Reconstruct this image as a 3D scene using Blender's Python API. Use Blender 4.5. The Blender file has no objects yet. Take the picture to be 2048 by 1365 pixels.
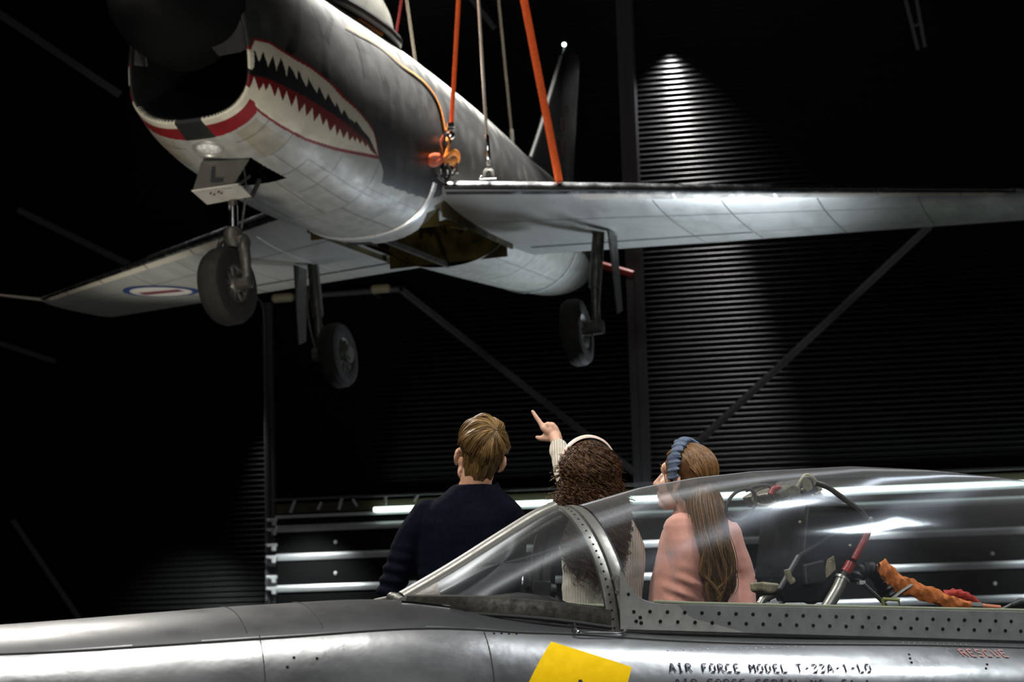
import bpy, bmesh, math, random
import numpy as np
from mathutils import Vector, Matrix, noise as mnoise
random.seed(7); rng=np.random.default_rng(7)
SC=bpy.context.scene; COL=SC.collection
PI=math.pi
# ---------------------------------------------------------------- camera frame
IMW,IMH,FPX=2048,1365,4000.0
TILT=math.radians(7.8); RHO=math.radians(1.7); CAM=np.array([0,0,1.1])
_R0=np.array([1,0,0.]);_F=np.array([0,math.cos(TILT),math.sin(TILT)]);_U0=np.array([0,-math.sin(TILT),math.cos(TILT)])
_RC=math.cos(RHO)*_R0-math.sin(RHO)*_U0; _UC=math.sin(RHO)*_R0+math.cos(RHO)*_U0
CB=np.stack([_RC,_F,_UC],1)
def at(u,v,d):
    "world point seen at pixel (u,v) at depth d"
    return CAM+CB@np.array([(u-IMW/2)/FPX*d,d,(IMH/2-v)/FPX*d])
def M4(B,T):
    m=Matrix.Identity(4)
    for i in range(3):
        for j in range(3): m[i][j]=float(B[i][j])
        m[i][3]=float(T[i])
    return m
# ---------------------------------------------------------------- materials
MATS={}
def mat(name,base,rough=.5,metal=0.,noise=None,bump=None,emit=None,spec=None,sheen=None,attr=None,coat=0.,trans=None,alpha=None):
    """noise=(scale,amount[,stretch]) multiplies the base colour; bump=(scale,strength)"""
    if name in MATS: return MATS[name]
    m=bpy.data.materials.new(name); m.use_nodes=True; nt=m.node_tree; N=nt.nodes; L=nt.links
    b=N['Principled BSDF']
    b.inputs['Base Color'].default_value=(*base,1); b.inputs['Roughness'].default_value=rough; b.inputs['Metallic'].default_value=metal
    if spec is not None: b.inputs['Specular IOR Level'].default_value=spec
    if coat: b.inputs['Coat Weight'].default_value=coat; b.inputs['Coat Roughness'].default_value=.12
    if sheen: b.inputs['Sheen Weight'].default_value=sheen
    if trans is not None: b.inputs['Transmission Weight'].default_value=trans
    if emit: b.inputs['Emission Color'].default_value=(*emit[0],1); b.inputs['Emission Strength'].default_value=emit[1]
    tc=N.new('ShaderNodeTexCoord'); src=None
    if attr:
        a=N.new('ShaderNodeAttribute'); a.attribute_name=attr; src=a.outputs['Color']
    if noise:
        mp=N.new('ShaderNodeMapping'); L.new(tc.outputs['Object'],mp.inputs[0])
        if len(noise)>2: mp.inputs['Scale'].default_value=noise[2]
        nz=N.new('ShaderNodeTexNoise'); nz.inputs['Scale'].default_value=noise[0]; nz.inputs['Detail'].default_value=7; nz.inputs['Roughness'].default_value=.65
        L.new(mp.outputs[0],nz.inputs['Vector'])
        rp=N.new('ShaderNodeMapRange'); rp.inputs[1].default_value=.3; rp.inputs[2].default_value=.7
        rp.inputs[3].default_value=1-noise[1]; rp.inputs[4].default_value=1+noise[1]*.5
        L.new(nz.outputs['Fac'],rp.inputs[0])
        mx=N.new('ShaderNodeMix'); mx.data_type='RGBA'; mx.blend_type='MULTIPLY'; mx.inputs[0].default_value=1
        if src: L.new(src,mx.inputs[6])
        else: mx.inputs[6].default_value=(*base,1)
        L.new(rp.outputs[0],mx.inputs[7]); src=mx.outputs[2]
        rr=N.new('ShaderNodeMapRange'); rr.inputs[1].default_value=.3; rr.inputs[2].default_value=.7
        rr.inputs[3].default_value=min(1,rough+.12); rr.inputs[4].default_value=max(.03,rough-.08)
        L.new(nz.outputs['Fac'],rr.inputs[0]); L.new(rr.outputs[0],b.inputs['Roughness'])
    if src: L.new(src,b.inputs['Base Color'])
    if bump:
        n2=N.new('ShaderNodeTexNoise'); n2.inputs['Scale'].default_value=bump[0]; n2.inputs['Detail'].default_value=4
        L.new(tc.outputs['Object'],n2.inputs['Vector'])
        bp=N.new('ShaderNodeBump'); bp.inputs['Strength'].default_value=bump[1]; bp.inputs['Distance'].default_value=bump[2] if len(bump)>2 else .01
        L.new(n2.outputs['Fac'],bp.inputs['Height']); L.new(bp.outputs[0],b.inputs['Normal'])
    MATS[name]=m; return m
# ---------------------------------------------------------------- object helpers
def tag(o,label=None,cat=None,group=None,kind=None):
    if label: o['label']=label
    if cat: o['category']=cat
    if group: o['group']=group
    if kind: o['kind']=kind
    return o
def thing(name,label,cat,loc=(0,0,0),group=None,matrix=None):
    o=bpy.data.objects.new(name,None); COL.objects.link(o); o.empty_display_size=.1
    if matrix is not None: o.matrix_world=matrix
    else: o.location=[float(c) for c in loc]
    return tag(o,label,cat,group)
class MB:
    "collects vertices and faces of one mesh"
    def __init__(s): s.v=[]; s.f=[]; s.n=0; s.mi=[]
    def add(s,V,F,mi=0):
        V=np.asarray(V,float).reshape(-1,3); s.v.append(V)
        for f in F: s.f.append([int(i)+s.n for i in f]); s.mi.append(mi)
        s.n+=len(V); return s
    def box(s,c,size,R=None,mi=0):
        h=np.array(size)/2; V=np.array([[x,y,z] for x in(-1,1) for y in(-1,1) for z in(-1,1)])*h
        if R is not None: V=V@np.asarray(R).T
        return s.add(V+np.asarray(c,float),[(0,1,3,2),(4,6,7,5),(0,4,5,1),(2,3,7,6),(0,2,6,4),(1,5,7,3)],mi)
    def beam(s,a,b,w,h,up=(0,0,1),mi=0):
        a=np.asarray(a,float);b=np.asarray(b,float);d=b-a;L=np.linalg.norm(d);d/=L
        up=np.asarray(up,float); sx=np.cross(d,up); 
        if np.linalg.norm(sx)<1e-4: sx=np.cross(d,[1,0,0])
        sx/=np.linalg.norm(sx); uz=np.cross(sx,d)
        return s.box((a+b)/2,(w,L,h),np.stack([sx,d,uz],1),mi)
    def grid(s,P,closeu=False,closev=False,mi=0,flip=False):
        P=np.asarray(P,float); n,m=P.shape[:2]; F=[]
        for i in range(n if closeu else n-1):
            for j in range(m if closev else m-1):
                i2=(i+1)%n;j2=(j+1)%m
                q=(i*m+j,i2*m+j,i2*m+j2,i*m+j2)
                F.append(q[::-1] if flip else q)
        return s.add(P.reshape(-1,3),F,mi)
    def tube(s,pts,r,seg=8,cap=True,closed=False,flat=None,mi=0,up=None):
        pts=np.asarray(pts,float); n=len(pts); rr=np.full(n,r) if np.isscalar(r) else np.asarray(r,float)
        t=np.gradient(pts,axis=0) if not closed else np.roll(pts,-1,0)-np.roll(pts,1,0)
        t/=np.maximum(np.linalg.norm(t,axis=1,keepdims=True),1e-9)
        a=np.asarray(up,float) if up is not None else (np.array([0,0,1.]) if abs(t[0][2])<.9 else np.array([1.,0,0]))
        rings=[]; nrm=a-t[0]*(a@t[0]); nrm/=np.linalg.norm(nrm)
        for i in range(n):
            nrm=nrm-t[i]*(nrm@t[i]); nrm/=max(np.linalg.norm(nrm),1e-9); bn=np.cross(t[i],nrm)
            an=np.arange(seg)*2*PI/seg
            fx,fy=(1,1) if flat is None else flat
            rings.append(pts[i]+rr[i]*(fx*np.cos(an)[:,None]*nrm+fy*np.sin(an)[:,None]*bn))
        P=np.array(rings); base=s.n
        s.grid(P,closeu=closed,closev=True,mi=mi)
        if cap and not closed:
            s.f.append([base+i for i in range(seg)][::-1]); s.mi.append(mi)
            s.f.append([base+(n-1)*seg+i for i in range(seg)]); s.mi.append(mi)
        return s
    def lathe(s,prof,o=(0,0,0),ax=(0,0,1),seg=32,mi=0):
        ax=np.asarray(ax,float); ax/=np.linalg.norm(ax)
        e=np.cross(ax,[1,0,0] if abs(ax[0])<.8 else [0,1,0]); e/=np.linalg.norm(e); g=np.cross(ax,e)
        an=np.arange(seg)*2*PI/seg
        P=np.array([[np.asarray(o)+ax*h+r*(math.cos(a)*e+math.sin(a)*g) for a in an] for r,h in prof])
        return s.grid(P,closev=True,mi=mi)
    def sphere(s,c,r,seg=16,R=None,mi=0):
        r=np.array([r]*3 if np.isscalar(r) else r,float); n=seg//2
        th=np.linspace(0,PI,n+1); ph=np.arange(seg)*2*PI/seg
        P=np.array([[[math.sin(t)*math.cos(p),math.sin(t)*math.sin(p),math.cos(t)] for p in ph] for t in th])*r
        if R is not None: P=P@np.asarray(R).T
        return s.grid(P+np.asarray(c,float),closev=True,mi=mi,flip=True)
    def prism(s,poly,axis_o,ex,ey,depth,mi=0):
        "extrude a 2D polygon in plane (o;ex,ey) by vector depth"
        o=np.asarray(axis_o,float);ex=np.asarray(ex,float);ey=np.asarray(ey,float);dp=np.asarray(depth,float)
        A=np.array([o+ex*a+ey*b for a,b in poly]); n=len(poly); V=np.concatenate([A,A+dp])
        F=[list(range(n))[::-1],[i+n for i in range(n)]]+[(i,(i+1)%n,(i+1)%n+n,i+n) for i in range(n)]
        return s.add(V,F,mi)
    def build(s,name,mats,parent=None,smooth=True,loc=None,bevel=None,sub=0,solid=None,fixn=True):
        me=bpy.data.meshes.new(name)
        V=np.concatenate(s.v) if s.v else np.zeros((0,3))
        o=bpy.data.objects.new(name,me)
        if loc is not None: V=V-np.asarray(loc,float); o.location=[float(c) for c in loc]
        me.from_pydata(V.tolist(),[],s.f)
        for m in (mats if isinstance(mats,(list,tuple)) else [mats]): me.materials.append(m)
        if any(s.mi): me.polygons.foreach_set('material_index',s.mi)
        COL.objects.link(o)
        if parent: o.parent=parent
        if fixn:
            bm=bmesh.new(); bm.from_mesh(me); bmesh.ops.remove_doubles(bm,verts=bm.verts,dist=1e-6); bmesh.ops.recalc_face_normals(bm,faces=bm.faces); bm.to_mesh(me); bm.free()
        if smooth:
            me.polygons.foreach_set('use_smooth',[True]*len(me.polygons))
            me.set_sharp_from_angle(angle=math.radians(38))
        if bevel:
            b=o.modifiers.new('bevel','BEVEL'); b.width=bevel; b.segments=2; b.limit_method='ANGLE'
        if solid:
            b=o.modifiers.new('solid','SOLIDIFY'); b.thickness=solid; b.offset=0
        if sub:
            b=o.modifiers.new('sub','SUBSURF'); b.levels=sub; b.render_levels=sub
        return o
def smoothpath(pts,n=24):
    "Catmull-Rom through points"
    P=np.asarray(pts,float); P=np.vstack([2*P[0]-P[1],P,2*P[-1]-P[-2]]); out=[]
    k=len(P)-3
    for t in np.linspace(0,k-1e-9,n):
        i=int(t);u=t-i;a,b,c,d=P[i:i+4]
        out.append(.5*((2*b)+(-a+c)*u+(2*a-5*b+4*c-d)*u*u+(-a+3*b-3*c+d)*u**3))
    return np.array(out)
def inpoly(px,py,poly):
    "vectorised even-odd test"
    poly=np.asarray(poly,float); r=np.zeros(px.shape,bool); n=len(poly); j=n-1
    for i in range(n):
        xi,yi=poly[i];xj,yj=poly[j]
        if yi!=yj: r^=((yi>py)!=(yj>py))&(px<(xj-xi)*(py-yi)/(yj-yi)+xi)
        j=i
    return r
def distpl(px,py,pl):
    "distance to polyline"
    d=np.full(px.shape,1e9)
    for (ax,ay),(bx,by) in zip(pl[:-1],pl[1:]):
        dx,dy=bx-ax,by-ay; t=np.clip(((px-ax)*dx+(py-ay)*dy)/max(dx*dx+dy*dy,1e-12),0,1)
        d=np.minimum(d,np.hypot(px-ax-t*dx,py-ay-t*dy))
    return d
# ================================================================ the hall
SC.world=bpy.data.worlds.new('hall_dark'); SC.world.use_nodes=True
SC.world.node_tree.nodes['Background'].inputs[0].default_value=(.6,.7,.9,1); SC.world.node_tree.nodes['Background'].inputs[1].default_value=.0003
m_clad=mat('black_cladding',(.004,.004,.0046),.36,0.,spec=.25)
m_steel=mat('dark_painted_steel',(.042,.044,.052),.45,.0,noise=(3,.2))
m_brace=mat('grey_brace_steel',(.085,.085,.098),.5,.0)
m_alu=mat('rail_aluminium',(.62,.63,.66),.42,.45,noise=(4,.15))
m_dark=mat('matt_black',(.006,.006,.007),.6)
m_floor=mat('polished_concrete',(.05,.05,.052),.45,noise=(1.5,.3))
m_ceil=mat('black_ceiling',(.006,.006,.006),.9)
m_led=mat('led_tube',(1,1,1),.4,emit=((.80,1.0,.90),3.6))
m_olive=mat('olive_trim',(.035,.032,.012),.5)
WY=math.radians(12); WO=np.array([0,29.9,0.]); WD=np.array([math.cos(WY),-math.sin(WY),0]); WN=np.array([-math.sin(WY),-math.cos(WY),0]); UPZ=np.array([0,0,1.])
def wall_hit(u,v,off=0.):
    d=at(u,v,1.)-CAM; o=WO+WN*off
    s=((o-CAM)@WN)/(d@WN); return CAM+d*s
def wl(P): return (np.asarray(P)-WO)@WD, P[2]
HC=11.2  # ceiling height
# back wall: real corrugated sheet
b=MB(); pitch=.083; k=int(HC/pitch)+1; zz=np.arange(0,k*8+1)*pitch/8; am=.017*np.sin(np.arange(0,k*8+1)*2*PI/8)
P=np.array([[WO+WD*s+WN*a+UPZ*z for s in (-19,-10,0,10,19)] for z,a in zip(zz,am)])
b.grid(P); tag(b.build('wall_back',m_clad),kind='structure')
LA=WO-WD*19; RA=WO+WD*19
b=MB().box((-18.6,13,HC/2),(.2,42,HC)); tag(b.build('wall_left',m_clad,smooth=False),kind='structure')
b=MB().box((18.6,11,HC/2),(.2,34,HC)); tag(b.build('wall_right',m_clad,smooth=False),kind='structure')
b=MB().box((0,-7.9,HC/2),(38,.2,HC)); tag(b.build('wall_front',m_clad,smooth=False),kind='structure')
b=MB().box((0,13,-.1),(38,43,.2)); tag(b.build('floor',m_floor,smooth=False),kind='structure')
b=MB().box((0,13,HC+.35),(38,43,.2)); tag(b.build('ceiling',m_ceil,smooth=False),kind='structure')
# columns standing on the back wall (H sections)
def hcol(name,P,w,dep,z0,z1,m=m_steel):
    s,_=wl(P); b=MB(); o=WO+WD*s
    R=np.stack([WD,WN,UPZ],1)
    zc=(z0+z1)/2; h=z1-z0
    for e in (.04,dep): b.box(o+WN*(e+.02)+UPZ*zc,(w,.02,h),R)
    b.box(o+WN*(.03+dep/2)+UPZ*zc,(.015,dep,h),R)
    return tag(b.build(name,m,smooth=False),kind='structure')
hcol('trim_1',wall_hit(1266,500,.25),.24,.24,0,HC)
hcol('trim_2',wall_hit(541,900,.12),.12,.12,0,wall_hit(541,606,.1)[2])
# diagonal wind braces along the wall
def brace(n,a,c,label,r=.05,off=.42):
    A=wall_hit(*a,off);B=wall_hit(*c,off); b=MB()
    b.beam(A,B,.02,r*2,up=(0,0,1)); b.beam(A+WN*r*.5,B+WN*r*.5,r,.018,up=(0,0,1))
    o=b.build('diagonal_brace',m_brace,smooth=False,loc=(A+B)/2); return tag(o,label,'brace','steel braces along the hall walls')
brace(0,(800,578),(1272,948),'thin grey diagonal brace rising to the left behind the pointing hand')
brace(1,(1380,900),(1860,452),'grey diagonal brace rising to the right under the wing on the right',.055)
brace(2,(-60,-12),(240,190),'faint steel brace sloping down at the upper left of the back wall',.06)
brace(3,(36,420),(330,565),'faint steel brace sloping down above the wing with the roundel',.05)
brace(4,(-60,668),(112,724),'short faint steel brace at the left edge below the wing tip',.04)
brace(5,(25,1040),(175,1262),'faint steel brace meeting the silver nose at lower left',.04)
b=MB(); A=wall_hit(1796,-60,1.2);B=wall_hit(1836,100,1.2); b.beam(A,B,.05,.05); A2=wall_hit(1822,-60,1.2);B2=wall_hit(1850,95,1.2); b.beam(A2,B2,.05,.05)
for t in (.3,.7): b.beam(A+(B-A)*t,A2+(B2-A2)*t,.03,.03)
tag(b.build('roof_hanger',m_brace,smooth=False,loc=(A+B)/2),'faint double steel hanger dropping from the roof at upper right','hanger')
# panelled hangar door at the foot of the wall: black panels between aluminium ribs
DOOR=thing('door_1',None,None,loc=WO); tag(DOOR,kind='structure')
sL=wl(wall_hit(553,1100,.3))[0]; sR=15.0
R=np.stack([WD,WN,UPZ],1)
zr=[wall_hit(600,v,.34)[2] for v in (1057,1114,1177)]; pit=zr[1]-zr[2]
zr+= [zr[2]-pit*k for k in (1,2)]
ztop=wall_hit(600,1033,.34)[2]
b=MB(); b.box(WD*(sL+sR)/2+WN*.2+UPZ*(ztop/2),(sR-sL,.16,ztop),R); b.build('panel',mat('door_black',(.0025,.0025,.003),.6,spec=.12),DOOR,smooth=False)
for z in zr:
    b=MB(); prof=[(-.05,0),(-.05,.035),(-.012,.05),(0,.03),(.012,.05),(.05,.035),(.05,0)]
    P=np.array([[WD*s+WN*(.28+d)+UPZ*(z+h) for h,d in prof] for s in (sL,sR)]); b.grid(P)
    b.build('rib',m_alu,DOOR,smooth=False)
b=MB(); b.box(WD*(sL+sR)/2+WN*.31+UPZ*ztop,(sR-sL,.05,.045),R); b.build('top_rib',m_alu,DOOR,smooth=False)
for u,v in ((671,1085),(671,1147),(1985,1108),(1990,1168),(1330,1100),(1330,1160)):
    Q=wall_hit(u,v,.30)-WO; b=MB(); b.lathe([(0,.02),(.022,.015),(.03,0)],Q,WN,12); b.build('bolt',m_alu,DOOR)
# olive fascia, LED tube and the thin rail above the door
za=wall_hit(600,1026,.34)[2]; zb=wall_hit(600,1007,.34)[2]
b=MB(); b.box(WO+WD*(sL+sR)/2+WN*.22+UPZ*(za+zb)/2,(sR-sL,.1,zb-za),R); tag(b.build('trim_3',m_olive,smooth=False),kind='structure')
s0=wl(wall_hit(748,1020,.4))[0]; zl=wall_hit(748,1020,.4)[2]
b=MB(); b.tube([WO+WD*s+WN*.4+UPZ*zl for s in (s0,s0+3,s0+8,13.5)],.034,10)
tag(b.build('light_tube',m_led,loc=WO+WD*s0+WN*.4+UPZ*zl),'long glowing white light tube along the wall behind the visitors','light')
zt=wall_hit(563,1000,.5)[2]
b=MB(); b.tube([WO+WD*s+WN*.5+UPZ*zt for s in (sL,2,14)],.02,8); tag(b.build('wall_rail',m_brace,loc=WO+WD*2+WN*.5+UPZ*zt),'thin grey horizontal rail above the light tube on the back wall','rail')
for i,(a,c,lb) in enumerate([((592,997),(581,1026),'short slanted steel bracket nearest the left wall pole'),((643,1005),(636,1020),'short steel bracket second from the left wall pole'),((684,997),(678,1020),'short steel bracket third from the left wall pole'),((706,999),(714,1013),'short steel bracket leaning the other way, left of the light tube'),((771,990),(770,1012),'short upright steel bracket above the end of the light tube'),((836,988),(828,1003),'short steel bracket by the shoulder of the man in navy'),((1003,987),(1016,998),'short steel bracket right of the shoulder of the man in navy')]):
    A=wall_hit(*a,.46);B=wall_hit(*c,.46); b=MB().beam(A,B,.05,.03); tag(b.build('wall_bracket',m_alu,smooth=False,loc=(A+B)/2),lb,'bracket','small brackets above the ribbed door')
# fittings on the left pole
for i,(v,lb) in enumerate([(1041,'topmost bright clamp on the thin pole at the left end of the ribbed door'),(1060,'second bright clamp from the top on the thin pole by the ribbed door'),(1091,'third bright clamp from the top on the thin pole by the ribbed door'),(1115,'fourth bright clamp from the top on the thin pole by the ribbed door'),(1155,'fifth bright clamp from the top on the thin pole by the ribbed door'),(1178,'lowest bright clamp in view on the thin pole by the ribbed door')]):
    A=wall_hit(544,v,.42); b=MB(); b.box(A,(.16,.06,.05),R); b.tube([A-WD*.05+WN*.02,A-WD*.05+WN*.09],.02,8); b.box(A+WD*.03-UPZ*.05,(.06,.05,.07),R)
    tag(b.build('pole_clamp',m_alu,smooth=False,loc=A,bevel=.006),lb,'clamp','clamps on the thin wall pole')
# conduit beside the pole
b=MB(); b.tube(smoothpath([wall_hit(u,v,.2) for u,v in ((505,592),(518,600),(527,622),(529,700),(531,950),(533,1215),(534,1300))],40),.018,8)
tag(b.build('cable_conduit',m_brace,loc=wall_hit(529,700,.2)),'thin grey conduit curving down beside the left wall pole','conduit')
# lamp rail seen under the left wing
RL=thing('lamp_rail','pale horizontal tube with two yellowed fittings under the roundel wing','rail',wall_hit(670,590,.6))
ro=wall_hit(670,590,.6); b=MB(); b.tube([wall_hit(548,597,.6)-ro,wall_hit(800,579,.6)-ro],.045,10); b.build('tube',m_brace,RL)
m_yel=mat('yellowed_plastic',(.45,.42,.28),.5)
for (u,v,w) in ((566,596,.34),(762,578,.30)):
    b=MB(); q=wall_hit(u,v,.62)-ro; dv=(wall_hit(800,579,.6)-wall_hit(548,597,.6)); dv/=np.linalg.norm(dv); b.tube([q-dv*w/2,q-dv*w*.4,q+dv*w*.4,q+dv*w/2],[.04,.07,.07,.04],12); b.build('fitting',m_yel,RL)
brace(6,(925,-25),(990,58),'short faint steel brace at the top edge above the tail fin',.04)
q=wall_hit(1230,540,.55); RP=thing('red_pipe','short red bar on the back wall behind the left main wheel strut','pipe',loc=q)
b=MB(); b.tube([wall_hit(1204,531,.55)-q,wall_hit(1266,549,.55)-q],.055,10); b.build('tube',mat('red_pipe_paint',(.35,.03,.02),.4,0),RP)
b=MB(); b.tube([wall_hit(1194,529,.55)-q,wall_hit(1205,531,.55)-q],.062,10); b.build('end_cap',mat('pink_cap',(.45,.16,.30),.4,0),RP)
for u,v in ((1222,536),(1256,546)):
    A=wall_hit(u,v,.55)-q; b=MB(); b.beam(A,A-WN*.55,.03,.03); b.build('wall_mount',m_brace,RP,smooth=False)
for u,v in ((590,595),(740,584)):
    A=wall_hit(u,v,.6)-ro; b=MB(); b.beam(A,A-WN*.6,.03,.03); b.build('wall_mount',m_brace,RL,smooth=False)
# ================================================================ suspended jet fighter with shark mouth
# aircraft axes: x aft, y towards its right wing, z up
FA=np.array([[0.29703761,-0.95299322,-0.05977101],[0.95010326,0.28873241,0.1180567],[-0.0952494,-0.09185591,0.99120636]])
FT=np.array([-2.46966936,14.48895084,1.98619117])
FB=CB@FA; FO=CAM+CB@FT
def fw(p): return FO+FB@np.asarray(p,float)
def fl(P): return FB.T@(np.asarray(P)-FO)
JET=thing('fighter_jet','black and silver jet fighter with painted shark mouth hanging overhead','aircraft',matrix=M4(FB,FO))
ST=np.array([
(.30,.50,.05,.93,-.36,2.0,2.8),(.60,.570,.06,1.0,-.47,2.0,2.8),(1.0,.635,.08,1.08,-.565,2.0,2.75),(1.6,.69,.08,1.14,-.65,2.0,2.6),
(2.3,.715,.05,1.18,-.715,2.0,2.5),(3.6,.74,.0,1.18,-.715,2.0,2.45),(5.0,.77,.0,1.11,-.705,2.0,2.4),(6.2,.77,.0,1.02,-.67,2.0,2.3),
(7.5,.72,.05,.88,-.63,2.0,2.2),(9.0,.60,.10,.80,-.57,2.0,2.1),(10.0,.46,.02,.60,-.49,2.0,2.0),(10.3,.42,-.02,.45,-.44,2.0,2.0)])
def fprof(x):
    xs=ST[:,0]; out=[]
    for k in range(1,ST.shape[1]):
        y=ST[:,k]; m=np.gradient(y,xs)
        i=np.clip(np.searchsorted(xs,x)-1,0,len(xs)-2); h=xs[i+1]-xs[i]; t=(x-xs[i])/h
        out.append((2*t**3-3*t**2+1)*y[i]+(t**3-2*t**2+t)*h*m[i]+(-2*t**3+3*t**2)*y[i+1]+(t**3-t**2)*h*m[i+1])
    return out
def FS(x,th,off=0.):
    "fuselage skin: th=0 belly, +90deg left side, 180 spine"
    x=np.asarray(x,float); th=np.asarray(th,float)
    w,zw,zt,zb,eu,el=fprof(x); c=np.cos(th); s=np.sin(th); low=c>0; e=np.where(low,el,eu)
    y=-(w+off)*np.sign(s)*np.abs(s)**(2/e)
    z=np.where(low,zw-(zw-zb+off)*np.abs(c)**(2/e),zw+(zt-zw+off)*np.abs(c)**(2/e))
    return np.stack([x+0*y,y,z],-1)
D2=math.radians
# ---- paint map in (x, angle) coordinates, mirrored left/right
GUM=[(.3,95),(.366,100.5),(.526,100.7),(.672,98.2),(.869,95.5),(1.08,93.8),(1.357,90.8),(1.612,88),(1.889,86),(2.094,83),(2.218,80),(2.371,67.9)]
LOW=[(.3,55.5),(.351,54.5),(.511,52.5),(.767,51.7),(1.124,52.7),(1.59,57.2),(2.094,64.2),(2.378,67.6)]
LTE=[(.28,68.4),(.3,68.4),(.329,81.1),(.402,70.4),(.439,78.6),(.475,73.4),(.511,80.6),(.584,72.4),(.614,80.3),(.686,71.9),(.723,79.8),(.81,70.6),(.854,79.6),(.92,68.9),(.985,76.8),(1.029,68.6),(1.102,76.3),(1.153,67.9),(1.219,74.6),(1.299,67.9),(1.335,73.4),(1.43,66.4),(1.488,72.4),(1.554,65.9),(1.583,71.4),(1.671,66.7),(1.714,72.4),(1.78,66.9),(1.824,71.1),(1.882,68.4),(1.904,71.9),(1.984,69.1),(2.006,71.9),(2.101,69.4),(2.115,71.6),(2.21,68.9),(2.371,67.9)]
REDU=[(.28,80.8),(.46,83.1),(.635,82.8),(.978,80.8),(1.357,78.3),(1.729,75.8),(2.123,73.1),(2.371,67.9)]
UTE=[(.28,94.2),(.29,87.5),(.318,87.8),(.322,94.0),(.351,95.6),(.387,90.2),(.446,96.2),(.49,89.4),(.562,95.2),(.592,89.0),(.665,95),(.723,87.9),(.759,92.7),(.869,88),(.883,91.6),(1.0,86.2),(1.036,89.8),(1.16,85.2),(1.197,88.6),(1.299,83.7),(1.343,87.3),(1.467,82.3),(1.488,85.1),(1.583,80),(1.62,83.3),(1.714,80),(1.831,79.5),(1.86,80.8),(1.984,78),(2.137,76),(2.371,67.9)]
STR=[[(1.197,131),(1.284,131.5),(1.102,117.6),(.9,100),(.79,96.5),(.69,96.5),(.905,110.4)],[(1.452,131),(1.474,128.3),(1.43,115.1),(1.36,92.5),(1.24,93),(1.364,113)],
     [(1.802,129.3),(1.853,128.3),(1.62,117.9),(1.488,110),(1.41,112.5)],[(2.159,128),(2.196,121.1),(2.123,103),(2.06,100),(2.13,118.8)]]
def n3(P,sc): # cheap smooth noise field
    v=np.zeros(P.shape[:-1])
    for k in range(5):
        g=np.random.default_rng(11+k); D=g.normal(size=(3,3)); ph=g.uniform(0,6.28,3)
        v+=np.sin((P@(D.T))*sc*(1+.7*k)+ph).prod(-1)
    return v
def paint(X,T,P):
    A=np.abs(np.degrees(T)); c=np.zeros(X.shape+(3,))
    BLK=np.array([.016,.016,.016]); SIL=np.array([.36,.36,.33]); CRM=np.array([.62,.58,.46]); RED=np.array([.20,.006,.008]); INK=np.array([.004,.004,.004])
    ns=n3(P,3.0)
    # black upper / pale lower split
    edge=np.interp(X,[.3,2.37,2.40,2.55,2.62,3.1,3.7,3.95,5.5,7.5,10.5],[58,67.6,67,60,53,54.5,56.5,65,70,72,72])+ns*.8
    c[:]=SIL; up=A>edge
    c[up]=BLK*1.0; sc=n3(P,7)*.5+n3(P,2.2)
    worn=np.clip(sc*.8,0,1)[...,None]; c=np.where(up[...,None],BLK+(np.array([.03,.03,.028])*worn),c)
    # sooted dark grey above the mouth
    gry=up&(X<2.5)&(A>88); c[gry]=np.array([.030,.030,.029])+.02*np.clip(sc[gry],0,1)[:,None]
    spine_light=np.clip((A-124)/26,0,1)*np.clip(.75+.6*sc,.25,1.3); spine_light=np.where(up,spine_light,0)[...,None]; c=c+(np.array([.40,.40,.37])-c)*np.clip(spine_light*.95,0,1)  # bright highlight along the spine painted in as patchy pale grey
    for s in STR:
        c[inpoly(X,A,s)&up]=INK
    tongue=(X<.49+.02*np.cos(T*2))&(A<57); 
    m=(distpl(X*100,A,[(x*100,a) for x,a in GUM])<1.3); c[m&(X<2.4)]=RED
    mouth=inpoly(X,A,GUM[:1]+GUM+LOW[::-1]+[(.28,55.5),(.28,95)]); c[mouth]=INK
    c[inpoly(X,A,[(.28,95)]+GUM+UTE[::-1])]=CRM*.82
    big=inpoly(X,A,[(.28,94),(.28,86),(.30,85.5),(.33,88),(.34,94)]); c[big]=CRM*1.1
    c[inpoly(X,A,REDU+LTE[::-1])]=RED*.6
    c[inpoly(X,A,LTE+LOW[::-1]+[(.28,55.5)])]=CRM
    m=(distpl(X*100,A,[(x*100,a) for x,a in LOW])<1.2); c[m]=RED
    # lower lip: teeth strip, red tongue, dark centre stripe
    lip=(A<57)&(X<.345); c[lip]=CRM
    t2=(A<58)&(X>=.345)&(X<np.interp(A,[0,25,50,58],[.50,.475,.475,.40])); c[t2]=RED*1.1
    st=(np.degrees(T)>-9)&(np.degrees(T)<5)&(X<np.interp(A,[0,10],[.50,.50])); c[st]=np.array([.012,.015,.012])
    # seams and panel lines
    S=np.zeros(X.shape,bool)
    for xr,a0,a1 in ((.62,14,52),(.95,24,52),(1.33,8,40),(1.75,12,56),(2.42,0,66),(3.05,0,54),(3.62,0,54),(6.6,0,75),(7.3,0,75),(9.35,0,75)):
        S|=(np.abs(X-xr)<.011)&(A>=a0)&(A<=a1)
    for a,x0,x1 in ((9,1.38,2.4),(27,.95,2.42),(40,1.33,3.05),(20,2.42,3.62),(45,2.42,3.62),(30,6.1,9)):
        S|=(np.abs(A-a)<.8)&(X>=x0)&(X<=x1)
    S&=~up&(X>.5)&~mouth; c[S]*=.62
    w=np.clip(n3(P*np.array([.4,1,1]),6),-1,1)[...,None]; low=(~up)[...,None]; c=np.where(low,c*(1+.10*w),c)
    # rust smear behind the tongue
    rs=(X>.5)&(X<.95)&(A>20)&(A<45)&~up; c[rs]=c[rs]*np.array([.85,.78,.66])
    return c
xs=np.concatenate([np.arange(.30,2.6,.0065),np.arange(2.6,4.3,.014),np.arange(4.3,10.3,.04),[10.3]])
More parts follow.
